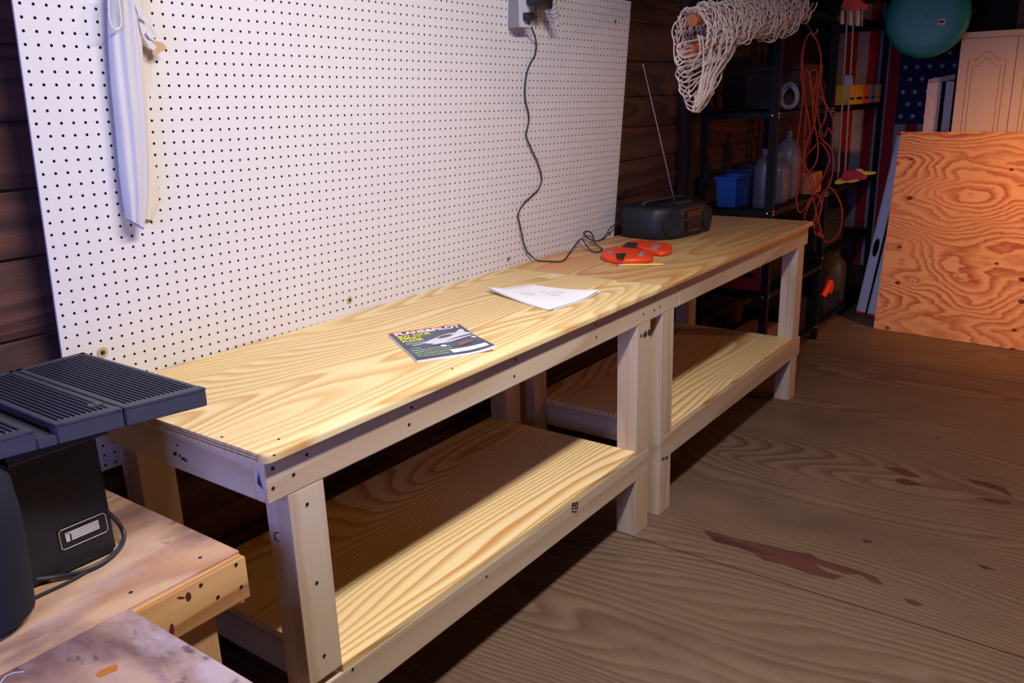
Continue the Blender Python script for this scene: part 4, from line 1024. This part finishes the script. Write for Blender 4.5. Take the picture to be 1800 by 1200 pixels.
# lowest shelf: pinkish carton and orange tool
mb = MB(); mb.box(3.36, 3.62, -.33, -.17, .1005, .24, b=.003); tag(mb.build('pink_carton', plain('dusty_pink_card', rgb(150, 108, 100), .8)), 'dusty pink carton on the lowest rack shelf', 'box')
mb = MB(); mb.box(3.66, 4.05, -.34, -.10, .1005, .30, b=.01); tag(mb.build('dark_bag', M_DARK), 'dark bundle on the lowest rack shelf', 'bag')
ot = thing('power_tool', 'orange and black power tool on the lowest shelf of the far rack', 'power tool', (4.56, -.33, .1005))
mb = MB(); mb.tube(catmull([(4.50, -.30, .20), (4.55, -.31, .24), (4.60, -.31, .275), (4.64, -.31, .25), (4.645, -.30, .20)], 5), .020, 10); wp(mb.build('handle', M_ORANGE, smooth=True), ot)
mb = MB(); mb.box(4.42, 4.72, -.35, -.22, .1005, .20, b=.012); wp(mb.build('housing', M_BLACK, smooth=True), ot)
case('tool_box', 4.25, 4.85, -.30, .0, .5205, .72, M_DARK, 'long dark case on the low shelf of the far rack')
jug('grey_bottle', 4.86, -.25, .1005, .09, .09, .34, plain('dark_grey_plastic', rgb(58, 50, 46), .6), 'dark grey drum on the lowest shelf of the far rack', 'drum', neck=.4)
jug('round_tin', 4.50, -.13, 1.3725, .10, .09, .20, M_CARD, 'brown round tin behind the small coloured boxes', 'tin', neck=.7)
# small coloured boxes in a row along the front of the far rack shelf
cols = [('yellow_card', rgb(236, 190, 30), 'yellow small box first in the row by the clamps'), ('amber_card', rgb(228, 176, 40), 'yellow small box second in the row by the clamps'), ('orange_card', rgb(214, 84, 34), 'orange small box between yellow and blue ones'),
        ('blue_card', rgb(64, 110, 176), 'blue small box in the row on the far rack'), ('brown_card', rgb(150, 96, 54), 'brown small box right of the blue one'), ('pink_card', rgb(176, 120, 116), 'dusty pink small box at the right end of the row')]
us = [(1484, 1497), (1498, 1511), (1512, 1523), (1524, 1533), (1534, 1539), (1540, 1546)]
for (nm, c_, lab), (u0, u1) in zip(cols, us):
    xa = at(u0+7, 170, 1, -.352).x; xb = min(at(u1+6, 170, 1, -.352).x, 5.315)
    t = thing('small_box', lab, 'box', ((xa+xb)/2, -.31, 1.3725), group='small coloured boxes in a row on the far rack')
    mb = MB(); mb.box(xa, xb-.006, -.352, -.26, 1.3725, 1.487, b=.0015); wp(mb.build('carton', plain(nm, c_, .6)), t)
    mb = MB(); mb.box(xa+.012, xb-.018, -.3528, -.3521, 1.40, 1.415); wp(mb.build('printed_band', M_DARK), t)

# ================================================================== HANGING BAR CLAMPS
def clamp(name, ub, ut, x, label, toph):
    (u0, v0), (u1, v1) = ub, ut; pb = at(u0, v0, 0, x); pt_ = at(u1, v1, 0, x)
    t = thing(name, label, 'clamp', pb, group='bar clamps hanging before the rack')
    ax_ = (pt_-pb).normalized(); pt_ = pb+ax_*((2.36-pb.z)/ax_.z)
    mb = MB(); mb.tube([pb, pt_], .0052, 6); wp(mb.build('bar', plain('dull_steel_bar', rgb(150, 138, 130), .45, .5)), t)
    return t, pb, at(u1, v1, 0, x)
CXP = 4.06
c1, b1, t1_ = clamp('bar_clamp', (1473, 313), (1488.5, 40), CXP, 'bar clamp with yellow jaw hanging left of its twin before the rack', 0)
c2, b2, t2_ = clamp('bar_clamp', (1485, 305), (1501, 20), CXP, 'bar clamp with red jaw hanging right of its twin before the rack', 0)
def pxpoly(pts, x, th): return [at(u, v, 0, x) for u, v in pts]
mb = MB(); mb.prism(pxpoly([(1467, 323), (1468, 318), (1480, 312), (1500, 313), (1512, 317), (1498, 321), (1485, 321), (1475, 324)], CXP-.012, 0), (.028, 0, 0)); wp(mb.build('lower_jaw', M_YEL), c1)
mb = MB(); mb.prism(pxpoly([(1478, 316), (1480, 307), (1485, 301), (1497, 299), (1508, 300), (1518, 306), (1522, 312), (1518, 316), (1504, 314), (1490, 318)], CXP-.020, 0), (.030, 0, 0)); wp(mb.build('lower_jaw', M_RED), c2)
mb = MB(); mb.prism(pxpoly([(1504, 300), (1506, 297), (1512, 297), (1516, 301), (1536, 302), (1539, 305), (1532, 307), (1516, 308), (1510, 303)], CXP-.006, 0), (.022, 0, 0)); wp(mb.build('pad', M_YEL), c2)
mb = MB(); mb.prism(pxpoly([(1478, 14), (1482, 2), (1496, -4), (1512, 0), (1522, 8), (1521, 17), (1514, 14), (1504, 20), (1486, 18)], CXP-.018, 0), (.034, 0, 0)); wp(mb.build('upper_jaw', M_ORANGE), c2)
for (u, vt, vb, r_, cpar) in ((1481, 18, 43, .012, c1), (1496, 18, 45, .014, c1), (1508, 18, 46, .014, c2)):
    mb = MB(); a_, bq = at(u, vt, 0, CXP-.03), at(u-.6, vb, 0, CXP-.03); mb.tube([a_+(bq-a_)*t for t in (0, .1, .5, .9, 1)], [r_*.6, r_*.9, r_, r_*.95, r_*.6], 12); wp(mb.build('handle', M_HAND, smooth=True), cpar)
mb = MB(); mb.tube([at(1516, 12, 0, CXP-.03), at(1515, 46, 0, CXP-.03)], .005, 8); wp(mb.build('screw_rod', M_STEEL, smooth=True), c2)
mb = MB(); mb.prism(pxpoly([(1484, 150), (1485, 132), (1497, 133), (1498, 150)], CXP-.012, 0), (.022, 0, 0)); wp(mb.build('slider', M_GWPL), c1)

# ================================================================== ORANGE CORD
rnd = random.Random(11)
def cord_pt(u, v, dx): return at(u, v, 0, 3.60+dx)
main = [(1424, 58, 0), (1436, 72, .01), (1443, 100, .0), (1441, 140, -.01), (1446, 165, 0), (1452, 190, .01), (1449, 212, 0), (1440, 232, -.02), (1446, 246, 0), (1461, 262, .01), (1465, 290, .02), (1460, 318, .01), (1452, 335, 0), (1446, 352, -.01),
        (1440, 380, 0), (1440, 405, .01), (1450, 424, .02), (1466, 420, .02), (1478, 400, .02), (1480, 370, .01), (1472, 345, .0), (1460, 330, -.02), (1449, 335, -.01), (1440, 352, 0), (1434, 372, .02), (1430, 395, .01), (1434, 412, 0), (1444, 416, -.01),
        (1442, 400, -.02), (1436, 380, -.02), (1430, 350, 0), (1424, 320, .01), (1416, 300, .02), (1412, 270, .02), (1414, 240, .0), (1417, 200, -.01), (1414, 170, 0), (1409, 145, .01), (1408, 115, 0), (1412, 80, -.01), (1420, 60, 0)]
lp2 = [(1426, 56, .01), (1432, 64, .02), (1440, 85, .02), (1444, 120, .015), (1438, 150, .02), (1436, 180, .02), (1440, 215, .03), (1448, 240, .03), (1456, 225, .03), (1463, 236, .03), (1464, 210, .02), (1455, 190, .01), (1444, 172, .0), (1430, 160, .0), (1420, 124, .0), (1416, 128, .0), (1413, 140, 0),
       (1414, 170, .01), (1420, 200, .02), (1424, 240, .02), (1416, 262, .01), (1408, 290, .0), (1402, 320, .0), (1400, 350, .0), (1404, 372, .0), (1414, 368, .01), (1424, 350, .02), (1434, 330, .02), (1444, 318, .01), (1452, 300, 0), (1458, 280, 0), (1452, 262, .01),
       (1440, 250, .02), (1428, 262, .02), (1414, 280, .02), (1420, 300, .02), (1430, 320, .02), (1428, 345, .02), (1420, 365, .02), (1414, 384, .02), (1424, 396, .02), (1436, 382, .02)]
lp3 = [(1424, 58, -.015), (1414, 75, -.02), (1410, 110, -.02), (1412, 150, -.02), (1408, 200, -.02), (1403, 240, -.03), (1402, 262, -.03), (1410, 282, -.03), (1420, 300, -.03), (1432, 290, -.03), (1438, 268, -.02), (1436, 240, -.02), (1430, 210, -.02), (1428, 170, -.02), (1434, 150, -.02),
       (1436, 128, -.02), (1430, 122, -.03), (1424, 128, -.03), (1424, 150, -.03), (1430, 175, -.03), (1434, 200, -.03), (1428, 230, -.03), (1418, 250, -.03), (1412, 300, -.03), (1420, 330, -.03), (1430, 340, -.03), (1440, 345, -.03), (1444, 365, -.03), (1436, 390, -.03), (1430, 402, -.03)]
ec = thing('extension_cord', 'tangled orange extension cord hanging in long loops from the black rack', 'cord', cord_pt(1424, 58, 0))
mb = MB(); mb.tube(catmull([cord_pt(u, v, dx) for u, v, dx in main], 5), .0042, 7); mb.tube(catmull([cord_pt(u, v, dx) for u, v, dx in lp2], 5), .0042, 7); mb.tube(catmull([cord_pt(u, v, dx) for u, v, dx in lp3], 5), .0042, 7)
wp(mb.build('cord', M_ORANGEC, smooth=True), ec)
mb = MB(); pq = [cord_pt(1437, 410, -.02), cord_pt(1447, 417, -.02)]; mb.tube([pq[0], pq[1]], [.010, .012], 10); wp(mb.build('plug', M_ORANGEC, smooth=True), ec)
mb = MB(); hp = cord_pt(1424, 58, 0); mb.tube(catmull([(hp.x, RYF-.004, hp.z+.05), (hp.x, hp.y+.02, hp.z+.04), hp+Vector((0, 0, .02)), hp+Vector((0, -.01, -.008)), hp+Vector((0, -.03, .0)), hp+Vector((0, -.035, .02))], 5), .003, 6)
tag(mb.build('wire_hook', M_STEEL, smooth=True), 'small wire hook on the rack carrying the orange cord', 'hook')

# ================================================================== ROLLED NET
E0 = at(1213, 60, 1, -.45); E1 = at(1400, 8, 1, -.45); axn = (E1-E0).normalized(); Ln = (E1-E0).length
nt_ = thing('rolled_net', 'rolled white rope net on wooden poles, loose end drooping, hung above the workbench end', 'net', E0)
ua = axn.cross(Vector((0, 0, 1))).normalized(); va = ua.cross(axn).normalized(); rnd = random.Random(5)
for k, (a, b_) in enumerate(((.02, .058), (.005, -.066))):
    mb = MB(); c_ = E0+ua*a*.8+va*b_*.8; mb.tube([c_-axn*.015, c_+axn*(Ln+.1)], .021, 16); wp(mb.build('pole', M_BROWN, smooth=True), nt_)
mb = MB()
def rolled(s, ang, R_): 
    return E0+axn*(s*Ln)+ua*(R_*math.cos(ang)*.75)+va*(R_*math.sin(ang))
for k in range(46):     # strands lying round the roll
    s0 = k/46; pts = []
    sl_ = rnd.uniform(-.10, .16); R_ = .078+rnd.uniform(-.008, .014)
    for i in range(22):
        a = 2*math.pi*i/21; sag = .04*max(0, -math.sin(a))*max(0, math.sin(s0*9+1))
        p = rolled(s0+sl_*i/21, a+rnd.uniform(-.04, .04), R_+.008*math.sin(i*1.9+k)); p.z -= sag; pts.append(p)
    mb.tube(catmull(pts, 3), .0028, 5)
for k in range(22):     # strands running along the roll in zigzag (net mesh)
    a0_ = 2*math.pi*k/22; pts = []
    for i in range(34):
        s = i/33; pts.append(rolled(s, a0_+.24*(1 if i % 2 else -1)+s*1.2, .083+.005*math.sin(i*2.1+k)))
    mb.tube(pts, .0026, 5)
wp(mb.build('netting', M_ROPE, smooth=True), nt_)
mb = MB()
# loose drooping end: a lens shaped hank of many strands, scalloped on the left
tip = at(1222, 197, 1, -.47)
for k in range(17):       # dense strands hanging from the roll, gathering at the tip
    topu = 1230+k*4; topv = 62+k*1; q = rnd.uniform(-.03, .03)
    midu = 1238+k*2.8-12*abs(math.sin(k)); 
    pts = [at(topu, topv, 1, -.45+q), at(midu+6, 100, 1, -.47+q), at(1232+k*1.7, 135, 1, -.47+q), at(1226+k*1.4, 165, 1, -.47+q), at(1217+k*.6, 192+rnd.uniform(-3, 5), 1, -.47+q*.4)]
    mb.tube([p+Vector((rnd.uniform(-.003, .003), 0, 0)) for p in catmull(pts, 5)], .0030, 5)
for k in range(12):       # scallops on the left edge
    v0 = 82+k*8.6; w_ = 36-k*1.4; lu = 1190+max(0, k-5)**1.6*1.0+2*math.sin(k*2.2)
    ru = 1246-k*2.6; q = -.10-.012*k
    pts = [at(ru-10, v0-14, 1, -.47), at(lu+8, v0-6, 1, -.47+.02*math.sin(k)), at(lu, v0+5, 1, -.46), at(lu+6, v0+16, 1, -.47), at(lu+20, v0+19, 1, -.48), at(ru, v0+4+6*math.sin(k*1.7), 1, -.47)]
    mb.tube(catmull(pts, 6), .0030, 5)
for k in range(7):        # right hand outline strands
    pts = [at(1296-k*7, 62+k*3, 1, -.46), at(1288-k*7, 92, 1, -.47), at(1272-k*5, 118, 1, -.47), at(1262-k*4.5, 145, 1, -.47), at(1248-k*3, 175, 1, -.47), at(1228-k, 197, 1, -.47)]
    mb.tube([p+Vector((0, rnd.uniform(-.006, .006), 0)) for p in catmull(pts, 5)], .0030, 5)
for k in range(9):        # short loops on the right
    v0 = 100+k*9; u0 = 1268-k*4
    pts = [at(u0-8, v0-8, 1, -.47), at(u0+6, v0-6, 1, -.46), at(u0+7, v0+5, 1, -.46), at(u0-3, v0+12, 1, -.47)]
    mb.tube(catmull(pts, 5), .0026, 5)
for k in range(8):        # bellying loops under the middle of the roll
    u0 = 1290+k*8
    pts = [at(u0-14, 38, 1, -.47), at(u0-8, 52+6*math.sin(k), 1, -.48), at(u0+4, 59+3*math.cos(k*2), 1, -.48), at(u0+14, 50, 1, -.48), at(u0+22, 30, 1, -.47)]
    mb.tube(catmull(pts, 5), .0028, 5)
wp(mb.build('drooping_strands', M_ROPE, smooth=True), nt_)
for s in (.25, .85):     # cords tying the roll to the ceiling joists
    p = E0+axn*Ln*s; mb = MB(); mb.tube([p+Vector((0, 0, .05)), Vector((p.x, p.y, 2.5))], .004, 6); wp(mb.build('hanging_tie', M_ROPE), nt_)

# ================================================================== TEAL DISC
tc_ = at(1630, 29, 0, 4.62); td = thing('saucer_sled', 'round teal plastic saucer with small sticker hanging in front of the cabinet corner', 'sled', tc_)
nd_ = (CC-tc_); nd_.z = -.02; nd_.normalize(); nd_ = (nd_*.55+Vector((-1, -.1, 0))*.45).normalized()
mt4 = Matrix.Translation(tc_) @ nd_.to_track_quat('Z', 'Y').to_matrix().to_4x4()
mb = MB(); R_ = .222
mb.lathe([(R_, -.028), (R_*1.0, -.020), (R_*.99, -.008), (R_*.96, .002), (R_*.90, .007), (R_*.60, .010), (R_*.35, .012), (.004, .013)], mt4, 64, cap=False)
mb.lathe([(R_*.97, -.028), (R_*.92, -.004), (R_*.60, .002), (.004, .005)], mt4, 64, cap=False); mb.lathe([(R_, -.028), (R_*.97, -.028)], mt4, 64, cap=False)
wp(mb.build('dish', M_TEAL, smooth=True, auto=False), td)
sp_ = mt4.inverted() @ at(1655, 38, 0, 4.60)
mb = MB(); mb.box(sp_.x-.018, sp_.x+.018, sp_.y-.015, sp_.y+.015, .0125, .0140, mt4); s1_ = wp(mb.build('sticker', plain('peach_sticker', rgb(216, 160, 140), .5)), td)
mb = MB(); mb.box(sp_.x-.012, sp_.x+.012, sp_.y-.005, sp_.y+.006, .0141, .0146, mt4); wp(mb.build('sticker_print', M_DARK), s1_)
mb = MB(); mb.tube([tc_+Vector((.01, 0, R_*.9)), Vector((tc_.x+.01, tc_.y, 2.5))], .003, 6); wp(mb.build('hanging_cord', M_BLACK), td)
